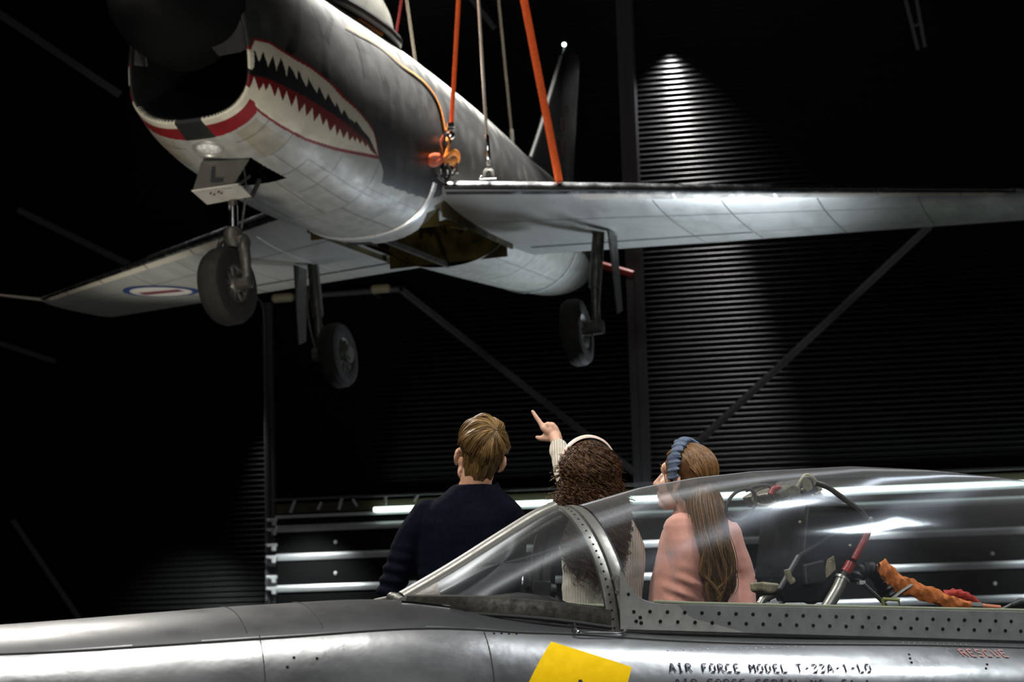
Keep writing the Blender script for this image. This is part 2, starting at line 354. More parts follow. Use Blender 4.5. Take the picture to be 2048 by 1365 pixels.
NT=660; ths=np.linspace(-PI,PI,NT,endpoint=False)
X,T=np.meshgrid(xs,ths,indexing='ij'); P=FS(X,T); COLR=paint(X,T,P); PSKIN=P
# lip roll and intake duct (rings in front of / inside the skin, below the radome)
def ring(x,k,zoff=0): 
    q=FS(np.full(NT,.30),ths).copy(); cy=np.array([0,.25]); q[:,1]*=k; q[:,2]=cy[1]+(q[:,2]-cy[1])*k+zoff; q[:,0]=x; return q
duct=np.array([ring(1.6,.55,.05),ring(1.0,.72,.02),ring(.5,.85),ring(.33,.915),ring(.29,.935),ring(.276,.955),ring(.278,.975),ring(.288,.992)])
A0=np.abs(np.degrees(ths)); dcol=np.zeros((len(duct),NT,3))+.006
for k in range(3,len(duct)):
    dcol[k]=COLR[0]; lo=A0<60; dcol[k][lo]=np.array([.62,.58,.46])*(.9)
    tooth=(np.abs((A0*1.0)%3.2-1.6)<1.0)&lo
    if k<=3: dcol[k]=.008
    elif k<=5: dcol[k][tooth|(A0>=60)]=.008
    st=(np.degrees(ths)>-9)&(np.degrees(ths)<5); dcol[k][st]=.012
VV=np.concatenate([duct,P]); CC=np.concatenate([dcol,COLR]); nr=len(VV)
ii,jj=np.meshgrid(np.arange(nr-1),np.arange(NT),indexing='ij'); j2=(jj+1)%NT
quads=np.stack([ii*NT+jj,ii*NT+j2,(ii+1)*NT+j2,(ii+1)*NT+jj],-1)
xr=VV[:,:,0]; xm=(xr[:-1]+xr[1:])/2; am=np.degrees(np.broadcast_to(ths,(nr-1,NT)))
front=np.arange(nr-1)[:,None]<len(duct)-1
keep=np.ones((nr-1,NT),bool)
BAY=[(.876,12),(1.40,16.5),(1.40,-16.5),(.876,-12)]
WX0,WX1,WA=4.06,6.0,52
keep&=~(inpoly(xm,am,BAY)&~front)
wellmask=(np.abs(am)<WA)&(xm>np.interp(np.abs(am),[0,35,52],[WX0,WX0-.08,WX0+.35]))&(xm<WX1)&~front
keep&=~wellmask
quads=quads[keep]
def npmesh(name,V,Q,mats,parent,cols=None,smooth=True):
    me=bpy.data.meshes.new(name); nv=len(V); nq=len(Q)
    me.vertices.add(nv); me.vertices.foreach_set('co',np.ascontiguousarray(V,dtype=np.float32).ravel())
    me.loops.add(nq*4); me.loops.foreach_set('vertex_index',np.ascontiguousarray(Q,dtype=np.int32).ravel())
    me.polygons.add(nq); me.polygons.foreach_set('loop_start',np.arange(0,nq*4,4,dtype=np.int32)); me.polygons.foreach_set('loop_total',np.full(nq,4,dtype=np.int32))
    me.update(calc_edges=True)
    if cols is not None:
        a=me.color_attributes.new('paint','FLOAT_COLOR','POINT'); a.data.foreach_set('color',np.concatenate([cols.reshape(-1,3),np.ones((nv,1))],1).astype(np.float32).ravel())
    for m in (mats if isinstance(mats,(list,tuple)) else [mats]): me.materials.append(m)
    if smooth: me.polygons.foreach_set('use_smooth',np.ones(nq,dtype=bool))
    o=bpy.data.objects.new(name,me); COL.objects.link(o)
    if parent: o.parent=parent
    return o
m_skin=mat('aircraft_paint',(.4,.4,.4),.52,.12,noise=(5,.22,(.5,1,1)),attr='paint',bump=(2.2,.10,.05))
# normals: quads wound so that normals point outward
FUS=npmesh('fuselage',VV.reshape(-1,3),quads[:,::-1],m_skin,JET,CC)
m_skinplain=mat('silver_wing_paint',(.47,.47,.45),.36,.5,noise=(2.2,.25,(.5,1.6,1)),bump=(1.6,.12,.05))
m_bare=mat('bare_aluminium',(.62,.63,.65),.22,1.0,noise=(6,.15))
m_creamstrip=mat('cream_slat_paint',(.60,.54,.44),.45,.1,noise=(8,.2))
m_blackpaint=mat('black_paint',(.014,.014,.014),.35,.0,noise=(3,.3))
m_radome=mat('radome_black',(.0035,.0035,.0035),.6,0,noise=(3,.3),spec=.2)
m_chrom=mat('zinc_chromate',(.046,.034,.003),.65,0,noise=(5,.9),spec=.2)
m_gear=mat('gear_metal',(.085,.08,.07),.42,.6,noise=(14,.5))
m_gearl=mat('gear_silver_paint',(.11,.105,.09),.45,.4,noise=(10,.4))
m_tire=mat('worn_tire_rubber',(.013,.0115,.0095),.8,0,noise=(9,.3),spec=.25)
m_chrome=mat('chrome',(.75,.76,.78),.12,1.0)
m_glassclear=mat('lamp_glass',(.85,.85,.82),.25,.0,noise=(40,.6))  # whitish base paints in the reflection on the landing light lens
m_amber_=mat('amber_tie',(.70,.20,.01),.7); m_cheek=mat('sooty_grey_paint',(.035,.034,.032),.5,0,noise=(8,.4))
# radome
b=MB(); pr=[]
for t in np.linspace(0,PI/2,28): pr.append((.462*math.sin(t)**.85,-.85*math.cos(t)))
b.lathe(pr+[(.462,.03),(.44,.05),(.0,.08)],(.30,0,.505),(1,0,0),64); b.build('radome',m_radome,JET)
# aft nozzle
b=MB(); b.lathe([(.425,0),(.43,.05),(.40,.06),(.36,-.2),(.3,-.9),(0,-.95)],(10.3,0,0.0),(1,0,0),40); b.build('exhaust_nozzle',m_gear,JET)
# nose-wheel bay and wheel well, recessed boxes
b=MB(); b.box((1.14,0,-.28),(.62,.34,.02)); 
for y in (-.17,.17): b.box((1.14,y,-.39),(.62,.012,.22))
for x in (.84,1.45): b.box((x,0,-.39),(.012,.34,.22))
b.build('nose_wheel_bay',m_dark,JET,smooth=False)
WELL=bpy.data.objects.new('wheel_well',None); bpy.data.objects.remove(WELL)
b=MB(); b.box((5.05,0,-.22),(2.15,1.3,.02))
for y in (-.66,.66): b.box((5.05,y,-.38),(2.1,.02,.34))
b.box((3.98,0,-.42),(.02,1.25,.42)); b.box((6.03,0,-.42),(.02,1.25,.42))
for x in np.arange(4.3,6.0,.28): b.box((x,0,-.26),(.025,1.28,.09))
for y in (-.45,-.2,.2,.45): b.box((5.05,y,-.25),(2.05,.02,.06))
for k in range(7):
    y=-.5+.16*k; b.tube(smoothpath([(4.05,y,-.3),(4.6,y+.06,-.33),(5.3,y-.05,-.29),(5.98,y+.02,-.34)],14),.012+.006*(k%3),6)
for (x,y) in ((4.5,-.35),(4.9,.35),(5.5,-.3),(5.7,.25),(4.4,.1)): b.lathe([(0,-.1),(.07,-.1),(.075,.05),(0,.06)],(x,y,-.32),(0,1,.3),12)
WELL=b.build('wheel_well',m_chrom,JET,smooth=False)
b=MB(); b.box((5.03,.0,-.655),(2.02,.03,.05)); b.build('keel_strip',m_gear,WELL,smooth=False)
b=MB(); pts=FS(np.linspace(4.02,4.2,6),np.radians(np.full(6,-12.)),.004)
aa=np.radians(np.linspace(-16,-1,10)); Pq=np.array([FS(np.full(10,x),aa,.006) for x in np.linspace(3.93,4.05,4)]); b.grid(Pq); b.build('access_hole',m_dark,WELL)
# bright bands around belly and tail
def band(name,x0,wd,a0,a1,m,off=.008):
    aa=np.radians(np.linspace(a0,a1,60)); g=[(0,-.004),(.12,off),(.88,off),(1,-.004)]
    Pq=np.array([[FS(x0+wd*t,a,o) for a in aa] for t,o in g]); return MB().grid(Pq).build(name,m,JET)
m_band=mat('pale_band_metal',(.72,.73,.75),.3,.35,noise=(9,.2)); band('belly_band',3.64,.075,-74,70,m_band,.016); band('tail_band',8.86,.09,-66,66,m_band,.016)
# landing light in the chin
def fframe(x,a):
    "origin and axes (out, aft, around) of the skin at x, angle a (deg)"
    o=FS(x,D2(a)); dx=FS(x+.02,D2(a))-o; da=FS(x,D2(a+.5))-o; dx/=np.linalg.norm(dx); da/=np.linalg.norm(da); n=np.cross(dx,da); n/=np.linalg.norm(n)
    rad=np.array([0,o[1],o[2]-.2]); n=n if n@rad>0 else -n
    return o,n,dx,da
o,n,dx,da=fframe(.64,-1)
b=MB(); b.lathe([(.0,-.05),(.085,-.05),(.10,.003),(.108,.010),(.118,.010),(.125,-.004)],o,n,32); LR=b.build('landing_light',m_skinplain,JET)
b=MB(); b.lathe([(.0,.022),(.05,.018),(.085,.004),(.09,-.002)],o+dx*.0,n,28); b.build('lens',m_glassclear,LR)
# canopy and windscreen
tq=np.array([0,.06,.15,.3,.5,.72,.88,.96,1.]); hq=[.02,.20,.38,.56,.64,.60,.44,.24,.05]; wq=[.06,.22,.32,.385,.40,.40,.36,.26,.08]
def can(x): t=(x-1.7)/2.4; return float(np.interp(t,tq,hq)),float(np.interp(t,tq,wq)),float(fprof(np.array(x))[2])-.12
XS=np.linspace(1.7,4.1,48); b=MB(); prof=[]
for x in XS:
    h,w,z0=can(x); prof.append([(x,-w*math.sin(a),z0+(.10+h)*max(0,math.cos(a))**.8) for a in np.linspace(-PI/2,PI/2,28)])
m_canopy=mat('pale_canopy_acrylic',(.33,.33,.29),.16,0,noise=(3,.35),coat=.6)  # pale opaque tone paints in the reflection on the canopy glass
CAN=b.grid(prof).build('canopy',m_canopy,JET)
b=MB()
for sgn in (-1,1): b.tube(smoothpath([(x,sgn*(can(x)[1]+.02),can(x)[2]+.015) for x in np.linspace(1.72,4.08,18)],60),.050,8)
b.build('canopy_sill',m_blackpaint,CAN)
b=MB(); b.tube(smoothpath([FS(x,D2(a),.02) for x,a in ((3.0,155),(3.25,153),(3.4,150),(3.5,154))],12),.022,6); b.build('cover_tie',m_amber_,CAN)
# cheek fairings closing the corners between lip and radome
for s in (-1,1):
    C0=[fl(at(u,v,d)) for u,v,d in ((472,36,14.70),(437,35,14.58),(413,82,14.52),(438,112,14.60),(482,104,14.72))]; C0=[np.array([q[0],q[1]*(-s),q[2]]) for q in C0]
    E0=[FS(.305,D2(a*(-s)*-1 if False else a),.0) for a in (126,112,97)]
    E0=[np.array([q[0],abs(q[1])*(-1 if s==-1 else 1)*1.0,q[2]]) for q in E0]
    C1=[np.array([q[0],-abs(q[1]) if s==-1 else abs(q[1]),q[2]]) for q in C0]
    b=MB(); V=[C1[0],C1[1],C1[2],C1[3],C1[4],E0[2],E0[1],E0[0]]; b.add(V,[(0,1,2,6),(2,3,4,6),(4,5,6),(0,6,7)]); b.build('cheek_fairing',m_cheek,JET,smooth=False,solid=.012)
# ---------------- wings
def airfoil(n=40):
    t=(1-np.cos(np.linspace(0,PI,n)))/2; y=5*(.2969*np.sqrt(t)-.126*t-.3516*t**2+.2843*t**3-.1036*t**4)
    return t,y
AT,AY=airfoil()
def wsec(s,yy,grow=0.,t0=0.,t1=1.,n=None):
    "wing section at span yy for side s; chord fraction t0..t1; returns upper then lower"
    k=(yy-.60)/(5.5-.60)
    le=np.array([3.80+k*(7.55-3.80),-.30+k*(.045)]); te=np.array([7.05+k*(9.25-7.05),-.47+k*(.165)])
    if yy>5.5:
        q=(yy-5.5)/.16; sh=1-math.sqrt(max(0,1-q*q)); le=le+(te-le)*.12*sh; te=te+(le-te)*.34*sh
    ch=te-le; tc=(.095-.02*k)*(1 if yy<=5.5 else math.sqrt(max(.02,1-((yy-5.5)/.16)**2)))
    L=np.linalg.norm(ch); nn=np.array([-ch[1],ch[0]])/L
    t=AT; h=AY*tc*L
    if n is not None: t=np.linspace(t0**.5,t1**.5,n)**2; h=np.interp(t,AT,AY)*tc*L
    U=le+np.outer(t,ch)+np.outer(h+grow,nn); Lw=le+np.outer(t,ch)-np.outer(h*.85+grow,nn)
    f=lambda Q: np.stack([Q[:,0],np.full(len(Q),s*yy),Q[:,1]],1)
    return f(U),f(Lw)
YS=[.60,.8,1.1,1.6,2.2,3,3.8,4.6,5.2,5.5,5.56,5.61,5.64,5.655]
def wing(s,name):
    b=MB(); R=[]
    for y in YS:
        U,Lw=wsec(s,y); R.append(np.concatenate([U[::-1],Lw[1:-1]]))
    R=np.array(R); b.grid(R,closev=True); n=R.shape[1]; b.f.append([(len(YS)-1)*n+i for i in range(n)]); b.mi.append(0)
    w=b.build(name,m_skinplain,JET)
    return w
WR=wing(1,'right_wing'); WLf=wing(-1,'left_wing')
def wpatch(s,name,y0,y1,t0,t1,m,parent,low=True,grow=.004,ny=12,nt=8,both=False):
    b=MB(); R=[]
    for y in np.linspace(y0,y1,ny):
        U,Lw=wsec(s,y,grow,t0,t1,nt); R.append(np.concatenate([U[::-1],Lw[1:]]) if both else (Lw if low else U))
    b.grid(np.array(R)); return b.build(name,m,parent)
for s,W in ((1,WR),(-1,WLf)):
    wpatch(s,'leading_edge',.72,5.52,0,.022,m_bare,W,both=True,ny=30,nt=8,grow=.005)
    br=[1.72,2.5,3.35,4.25,5.0,5.42]
    for a,c in zip(br[:-1],br[1:]): wpatch(s,'slat',a+.012,c-.012,.018,.062,m_creamstrip,W,grow=.007,ny=10,nt=6)
    # flap and aileron shut lines, panel seams
    def strip(y0,y1,ta,tb,wd,m=m_dark,g=.003,nm='panel_seam'):
        b=MB(); R=[]
        for q in np.linspace(0,1,16):
            y=y0+(y1-y0)*q; t=ta+(tb-ta)*q; a_,c_=(wsec(s,y,g,t-wd/2,t+wd/2,2)[1]); R.append([a_,c_])
        b.grid(np.array(R)); return b.build(nm,m,W)
    strip(.75,2.85,.80,.765,.026,nm='flap_gap')
    m_seam=mat('seam_grey',(.16,.16,.15),.5)
    strip(.75,5.4,.30,.30,.006,m_seam); strip(2.87,5.3,.755,.74,.005,m_seam)
    for y in (1.5,2.3,2.87,3.7,4.6):
        b=MB(); b.tube([wsec(s,y,.0,t,t+.01,2)[1][0] for t in np.linspace(.08,.97,14)],.006,4); b.build('panel_seam',m_seam,W)
# roundel under the right wing
m_rb=mat('roundel_blue',(.006,.035,.16),.45); m_rw=mat('roundel_white',(.55,.53,.50),.45); m_rr=mat('roundel_red',(.26,.02,.012),.45)
def wpoint(s,x,y,g):
    Lw=wsec(s,y,g)[1]; return np.array([x,s*y,np.interp(x,Lw[:,0],Lw[:,2])])
cx,cy=fl(at(322,583,15.))[:2]
# intersect pixel ray with wing underside
def wing_hit(u,v,s):
    d=FB.T@(at(u,v,1.)-CAM); o=fl(CAM); best=None
    for k in np.linspace(12,26,1400):
        q=o+d*k
        if .6<abs(q[1])<5.6 and q[1]*s>0:
            z=wpoint(s,q[0],abs(q[1]),0)[2]
            if best is None or abs(z-q[2])<best[0]: best=(abs(z-q[2]),q)
    return best[1]
rc=wing_hit(322,583,1); e0=wing_hit(246,580,1); e1=wing_hit(398,584,1); rr=np.linalg.norm(e1-e0)/2
def disc(name,r0,r1,m,g,poly=None):
    b=MB(); R=[]
    if poly is None:
        for r in np.linspace(r0,r1,4): R.append([wpoint(1,rc[0]+r*math.cos(a),rc[1]+r*math.sin(a),g) for a in np.linspace(0,2*PI,49)[:-1]])
        b.grid(np.array(R),closev=True)
    else:
        (p0,p1,p2,p3)=poly
        for q in np.linspace(0,1,10): R.append([wpoint(1,*(rc[:2]+rr*((1-q)*((1-w)*np.array(p0)+w*np.array(p1))+q*((1-w)*np.array(p3)+w*np.array(p2)))),g) for w in np.linspace(0,1,6)])
        b.grid(np.array(R))
    return b.build(name,m,WR)
disc('roundel',.001,rr,m_rb,.006); disc('roundel',.001,rr*.82,m_rw,.009)
disc('roundel_bar',0,0,m_rr,.012,((-.28,-.62),(.12,-.62),(.30,.62),(-.10,.62)))
disc('roundel_bar',0,0,m_rb,.014,((-.12,-.62),(-.02,-.62),(.16,.62),(.06,.62)))
# pitot boom on the right tip
b=MB(); p=wsec(1,5.6)[0][0]; q=fl(at(-10,589,CB[:,1]@(fw(p)-CAM)-1.1)); b.tube([p+(p-q)*.06,p,p+(q-p)*.5,q],[.022,.020,.016,.012],8); b.build('pitot_boom',m_creamstrip,WR)
# ---------------- fin and tailplane
b=MB(); R=[]
for k,(xl,xt,z,tk) in enumerate([(8.3,11.0,.70,.0),(8.9,11.05,.90,.05),(9.25,11.12,1.05,.06),(9.75,11.3,1.5,.055),(10.35,11.55,2.1,.045),(10.95,11.8,2.68,.035),(11.08,11.84,2.80,.030),(11.2,11.80,2.86,.018)]):
    ch=xt-xl; U=[(xl+ch*t,tk*h/.5,z) for t,h in zip(AT,AY)]; Lq=[(xl+ch*t,-tk*h/.5,z) for t,h in zip(AT,AY)]
    R.append(U[::-1]+Lq[1:-1])
b.grid(np.array(R),closev=True); n=len(R[0]); b.f.append([(len(R)-1)*n+i for i in range(n)]); b.mi.append(0)
FIN=b.build('tail_fin',m_blackpaint,JET)
b=MB(); L=[(9.25,1.05),(9.75,1.5),(10.35,2.1),(10.93,2.66)]; b.tube([(x-.005,0,z) for x,z in smoothpath(L,16)],.024,8); b.build('fin_leading_edge',m_skinplain,FIN)
m_dred=mat('dull_red_paint',(.035,.006,.006),.6,noise=(12,.7))
for z0,z1,xo in ((1.62,1.78,10.55),(1.84,2.0,10.72),(1.30,1.5,10.5)):
    b=MB(); b.box((xo,-.058,(z0+z1)/2),(.05,.006,z1-z0)); b.box((xo+.12,-.056,(z0+z1)/2+.03),(.05,.006,z1-z0-.06)); b.build('code_mark',m_dred,FIN,smooth=False)
m_tip=mat('fin_tip_glow',(1,1,1),.3,emit=((.85,1,.92),6))  # glowing ball put in for the bright white spot at the fin tip
b=MB(); b.sphere((11.12,0,2.865),.028,12); b.build('tip_glow',m_tip,FIN)
for s in (1,-1):
    b=MB(); R=[]
    for yy,xl,xt,tk in ((.3,9.6,10.9,.06),(1.0,10.15,11.2,.05),(1.85,10.85,11.5,.035),(1.92,11.0,11.45,.015)):
        ch=xt-xl; z=.38+.17*yy; R.append([(xl+ch*t,s*yy,z+tk*h) for t,h in zip(AT,AY)][::-1]+[(xl+ch*t,s*yy,z-tk*h) for t,h in zip(AT,AY)][1:-1])
    b.grid(np.array(R),closev=True); b.build('tailplane',m_skinplain,JET)
# ---------------- landing gear
def tirewheel(parent,c,ax,r,w,hubr,nm):
    ax=np.asarray(ax,float); ax/=np.linalg.norm(ax); h=w/2
    b=MB(); pr=[(hubr,-h*.80),(hubr*1.12,-h*.95),(r*.80,-h),(r*.93,-h*.86),(r*.985,-h*.5),(r,-h*.42),(r*.992,-h*.40),(r,-h*.36),(r,-h*.14),(r*.992,-h*.12),(r*.992,-h*.08),(r,-h*.06)]
    pr=pr+[(a,-q) for a,q in pr[::-1]]
    b.lathe(pr,c,ax,56); tr=b.build('tire',m_tire,parent)
    b=MB(); b.lathe([(0,-h*.55),(hubr*.4,-h*.6),(hubr*.8,-h*.5),(hubr,-h*.82),(hubr*1.05,-h*.82),(hubr*1.05,h*.82),(hubr,h*.82),(hubr*.85,h*.45),(hubr*.5,h*.55),(hubr*.42,h*.9),(hubr*.30,h*1.0),(0,h*1.0)],c,ax,40)
    e=np.cross(ax,[0,0,1.]); e/=np.linalg.norm(e); g=np.cross(ax,e)
    for k in range(9):
        a=k*2*PI/9; d=math.cos(a)*e+math.sin(a)*g; 
        b.beam(np.asarray(c)+ax*h*.62+d*hubr*.45,np.asarray(c)+ax*h*.66+d*hubr*.95,hubr*.16,h*.25,up=ax)
        b.lathe([(0,.012),(.012,.008),(.014,0)],np.asarray(c)+ax*h*.62+d*hubr*.6,ax,6)
    b.build('wheel_hub',m_gearl,parent); return tr
def sub(nm,parent=JET):
    o=bpy.data.objects.new(nm,None); COL.objects.link(o); o.parent=parent; return o
NG=sub('nose_gear'); nx,nz=.86,-1.50
ya=D2(-17); axn=np.array([-math.sin(D2(8)),-math.cos(D2(8)),.06])   # hub side faces the aircraft's left and a little forward
tirewheel(NG,(nx,.03,nz),axn,.300,.20,.140,'nose')
side=axn/np.linalg.norm(axn); c0=np.array([nx,.03,nz]); 
b=MB(); top=np.array([.98,0,-.45]); kn=np.array([.93,.0,-1.13])
b.tube([top,top+(kn-top)*.5],.055,14); b.tube([top+(kn-top)*.45,kn],.038,14)
b.lathe([(.0,-.08),(.07,-.07),(.075,.05),(.05,.09),(0,.09)],kn,(top-kn),16)
fk=smoothpath([kn+np.array([0,.03,-.02]),kn+side*.10+np.array([0,0,-.03]),c0+side*.165+np.array([0,0,.26]),c0+side*.175+np.array([0,0,.06]),c0+side*.165],22)
b.tube(fk,[.05]*6+[.045]*8+[.04]*8,12); b.lathe([(0,-.05),(.05,-.05),(.05,.05),(.035,.06),(0,.06)],c0+side*.155,side,14)
b.tube([kn+np.array([-.03,.08,.0]),kn+np.array([-.02,.13,-.1])],.02,8); b.tube([top+np.array([.15,0,.1]),top+(kn-top)*.45+np.array([.02,0,0])],.022,8)
b.tube(smoothpath([top+np.array([.03,-.06,0]),top+(kn-top)*.4+np.array([.07,-.08,0]),kn+np.array([.05,-.05,.08])],14),.010,6)
b.build('nose_strut',m_gear,NG)
b=MB(); b.tube([top+(kn-top)*.62,top+(kn-top)*.88],.040,14); b.build('oleo',m_chrome,NG)
# nose gear door: upper plate with the letter, lower pale plate
def quadplate(nm,px,deps,m,parent,th=.014,flip=1):
    V=[fl(at(u,v,d)) for (u,v),d in zip(px,deps)]; V=np.array(V); n=np.cross(V[1]-V[0],V[3]-V[0]); n/=np.linalg.norm(n)
    b=MB(); b.add(np.concatenate([V,V+n*th*flip]),[(0,1,2,3),(7,6,5,4),(0,4,5,1),(1,5,6,2),(2,6,7,3),(3,7,4,0)]); return b.build(nm,m,parent,smooth=False,bevel=.003),V,n
d0=15.13
m_door=mat('gear_door_paint',(.075,.070,.058),.42,.3,noise=(5,.3))
DO,V,n=quadplate('gear_door',[(403,323),(499,318),(463,376),(385,383)],[d0,d0+.05,d0-.02,d0-.07],m_door,NG)
ex=(V[1]-V[0])/np.linalg.norm(V[1]-V[0]); ez=np.cross(ex,n); ez/=np.linalg.norm(ez)
if ez[2]<0: ez=-ez
cc=V.mean(0); nn=n if (n@(fl(CAM)-cc))>0 else -n
cpos=cc-ex*.02+nn*.016
b=MB(); Lp=[(-.045,-.06),(.05,-.06),(.05,-.035),(-.012,-.035),(.0,.06),(-.028,.06)]; b.prism(Lp,cpos,ex,ez,nn*.003); b.build('letter_mark',m_dark,DO,smooth=False)
D2o,V2,n2=quadplate('lower_door',[(383,383),(478,369),(503,394),(414,410)],[d0-.08,d0-.04,d0+.16,d0+.12],mat('lower_door_paint',(.48,.46,.40),.42,.2,noise=(5,.2)),NG)
nn2=n2 if (n2@(fl(CAM)-V2.mean(0)))>0 else -n2; e1=(V2[1]-V2[0])/np.linalg.norm(V2[1]-V2[0]); e2=(V2[3]-V2[0])/np.linalg.norm(V2[3]-V2[0])
for a_,c_ in ((.13,.05),(.20,.045),(.145,.075),(.21,.07)): MB().lathe([(0,.003),(.008,.002),(.009,0)],V2[0]+e1*a_*.9+e2*c_+nn2*.015,nn2,8).build('door_fastener',m_dark,D2o)
b=MB(); b.beam(V2[1],V2[1]+np.array([.2,0,.1]),.015,.02); b.beam(V2[2],V2[2]+np.array([.12,-.02,.15]),.02,.03); b.build('door_hinge',m_gear,NG,smooth=False)
for s in (1,-1):
    G=sub('main_gear'); wx,wy,wz=6.1,s*1.27,-1.45
    inn=np.array([-.02,-s*1.0,.07*s]); tirewheel(G,(wx,wy,wz),inn,.335,.20,.17,'main')
    yo=s*1.27+s*.21; b=MB()
    b.tube([(6.2,yo+s*.06,-.42),(6.12,yo,-1.02)],.062,14); b.tube([(6.12,yo,-1.0),(6.1,yo-s*.01,-1.42)],.042,12)
    b.lathe([(.0,-.09),(.07,-.08),(.075,.08),(0,.09)],(6.1,yo-s*.02,-1.42),(0.1,-s*1,0),14)
    b.beam((6.1,yo,-1.05),(6.25,yo-s*.02,-1.22),.05,.03); b.beam((6.25,yo-s*.02,-1.22),(6.12,yo,-1.4),.05,.03)
    b.tube([(6.1,yo-s*.05,wz),(6.1,wy,wz)],.04,10)
    b.tube(smoothpath([(6.15,yo+s*.04,-.5),(6.05,yo+s*.08,-.9),(6.04,yo+s*.03,-1.3),(6.08,yo-s*.05,-1.5)],16),.012,6)
    b.build('main_strut',m_gear,G)
    b=MB(); b.lathe([(0,.15),(.075,.15),(.09,.11),(.09,.0),(0,0)],(wx,wy,wz),inn,24); b.lathe([(.085,.10),(.10,.10),(.10,.13),(.085,.13)],(wx,wy,wz),inn,24); b.build('axle_cap',m_gearl,G)
    b=MB(); R=np.stack([[1,0,0],[0,1,0],[0,0,1]],1)
    dz=[(-.10,-.48),(.22,-.48),(.16,-1.25),(-.02,-1.3)]
    b.prism([(x,z) for x,z in dz],(6.12,yo+s*.17,0),(1,0,0),(0,-.03*s,1),(0,.02*s,0)); b.build('gear_door',m_gear,G,smooth=False,bevel=.004)
# ---------------------------------------------------------------- slings and cables
m_orange=mat('orange_webbing',(.75,.10,.008),.7,noise=(30,.2),emit=None)
m_amber=mat('amber_webbing',(.85,.26,.01),.65,noise=(30,.2))
m_rope=mat('steel_wire_rope',(.32,.29,.23),.5,.6,noise=(60,.3))
m_ropeb=mat('bright_wire_rope',(.62,.62,.56),.4,.5,noise=(60,.2))
m_dkred=mat('dark_red_webbing',(.16,.006,.008),.8)
def up_to_roof(p,u,v,extra=0.0):
    "continue the line from p through pixel (u,v) at p's depth up to the roof"
    d=CB[:,1]@(p-CAM); q=at(u,v,d+extra); k=(HC+.10-p[2])/(q[2]-p[2]); return p+(q-p)*k
def cable(name,label,cat,p,uv,r,m,flat=None,group=None,extra=0.,end=True,sag=0):
    q=up_to_roof(p,*uv,extra); o=p.copy(); t=thing(name,label,cat,loc=o,group='slings holding the hanging jet' if flat else 'wire ropes holding the hanging jet')
    b=MB(); pts=np.array([p+(q-p)*k for k in np.linspace(0,1,8)])-o
    if flat: b.tube(pts,r,8,flat=flat,up=CB[:,0])
    else: b.tube(pts,r,8)
    b.build('webbing' if flat else 'rope',m,t); return t,o,(q-p)/np.linalg.norm(q-p)
def ferrule(t,dirn,L,m=m_chrome,r=.022,start=0):
    b=MB(); d=dirn; b.tube([d*start,d*(start+L*.1),d*(start+L*.9),d*(start+L)],[r*.5,r,r,r*.4],10); b.build('ferrule',m,t)
def shackle(name,label,p,dirn,sz=.05,grp=None):
    t=thing(name,label,'shackle',loc=p,group='shackles on the hanging jet'); side=np.cross(dirn,CB[:,1]); side/=np.linalg.norm(side)
    b=MB(); an=np.linspace(0,PI,14); b.tube([side*sz*math.cos(a)+dirn*sz*1.2*(math.sin(a)) for a in an],sz*.27,8); 
    b.tube([side*sz*1.0,side*sz*1.0-dirn*sz*.9],sz*.27,8); b.tube([-side*sz,-side*sz-dirn*sz*.9],sz*.27,8); b.build('bow',m_ropeb,t)
    b=MB(); b.tube([side*sz*1.7-dirn*sz*.8,-side*sz*1.7-dirn*sz*.8],sz*.32,8); b.sphere(side*sz*1.7-dirn*sz*.8,sz*.5,10); b.build('pin',m_chrome,t); return t
# wide orange sling round the left wing
def wing_top(u,v,s,t=.03,y0=.7,y1=5.4):
    best=None
    for y in np.linspace(y0,y1,400):
        U=wsec(s,y,.0,t,t+.01,2)[0][0]; P=fw(U); q=(P-CAM)@CB; uu=IMW/2+FPX*q[0]/q[1]
        if best is None or abs(uu-u)<best[0]: best=(abs(uu-u),P,y)
    return best[1],best[2]
p,yw=wing_top(1117,366,-1,.05)
t,o,d=cable('lifting_sling','broad bright orange lifting sling running down to the wing leading edge','sling',p+UPZ*.01,(1048,0),.036,m_orange,flat=(1,.12))
# bright wire rope to the wing root
p,_=wing_top(978,362,-1,.04)
shackle('wing_shackle','steel shackle on the wing root edge under the bright wire rope',p+UPZ*.07,UPZ,.04)
t,o,d=cable('wire_rope','bright steel wire rope dropping to the shackle on the wing root','cable',p+UPZ*.15,(957,0),.015,m_ropeb); ferrule(t,d,.26,start=.03,r=.024)
# wire rope to the tail
tp=FS(8.55,D2(180.)); p=fw(tp)
shackle('tail_shackle','steel shackle on the tail spine in front of the fin',p+UPZ*.10,UPZ,.05)
t,o,d=cable('wire_rope','dull steel wire rope dropping to the tail in front of the fin','cable',p+UPZ*.17,(997,0),.016,m_rope); ferrule(t,d,.22,m_ropeb,start=.03,r=.024)
# ropes passing behind the spine
p=fw(FS(4.62,D2(160.))); t,o,d=cable('wire_rope','brown steel wire rope vanishing behind the spine aft of the canopy','cable',p,(813,0),.015,m_rope)
# thin slings
hk=fw(FS(4.05,D2(96.),.10)); 
t,o,d=cable('lifting_sling','thin taut orange sling ending in a bright coupling above the wing root','sling',at(903,246,CB[:,1]@(hk-CAM)),(917,0),.020,m_orange,flat=(1,.25))
p=fw(FS(4.12,D2(162.))); t,o,d=cable('lifting_sling','thin dark red sling behind the canopy vanishing behind the spine','sling',p,(803,0),.013,m_dkred,flat=(1,.25))
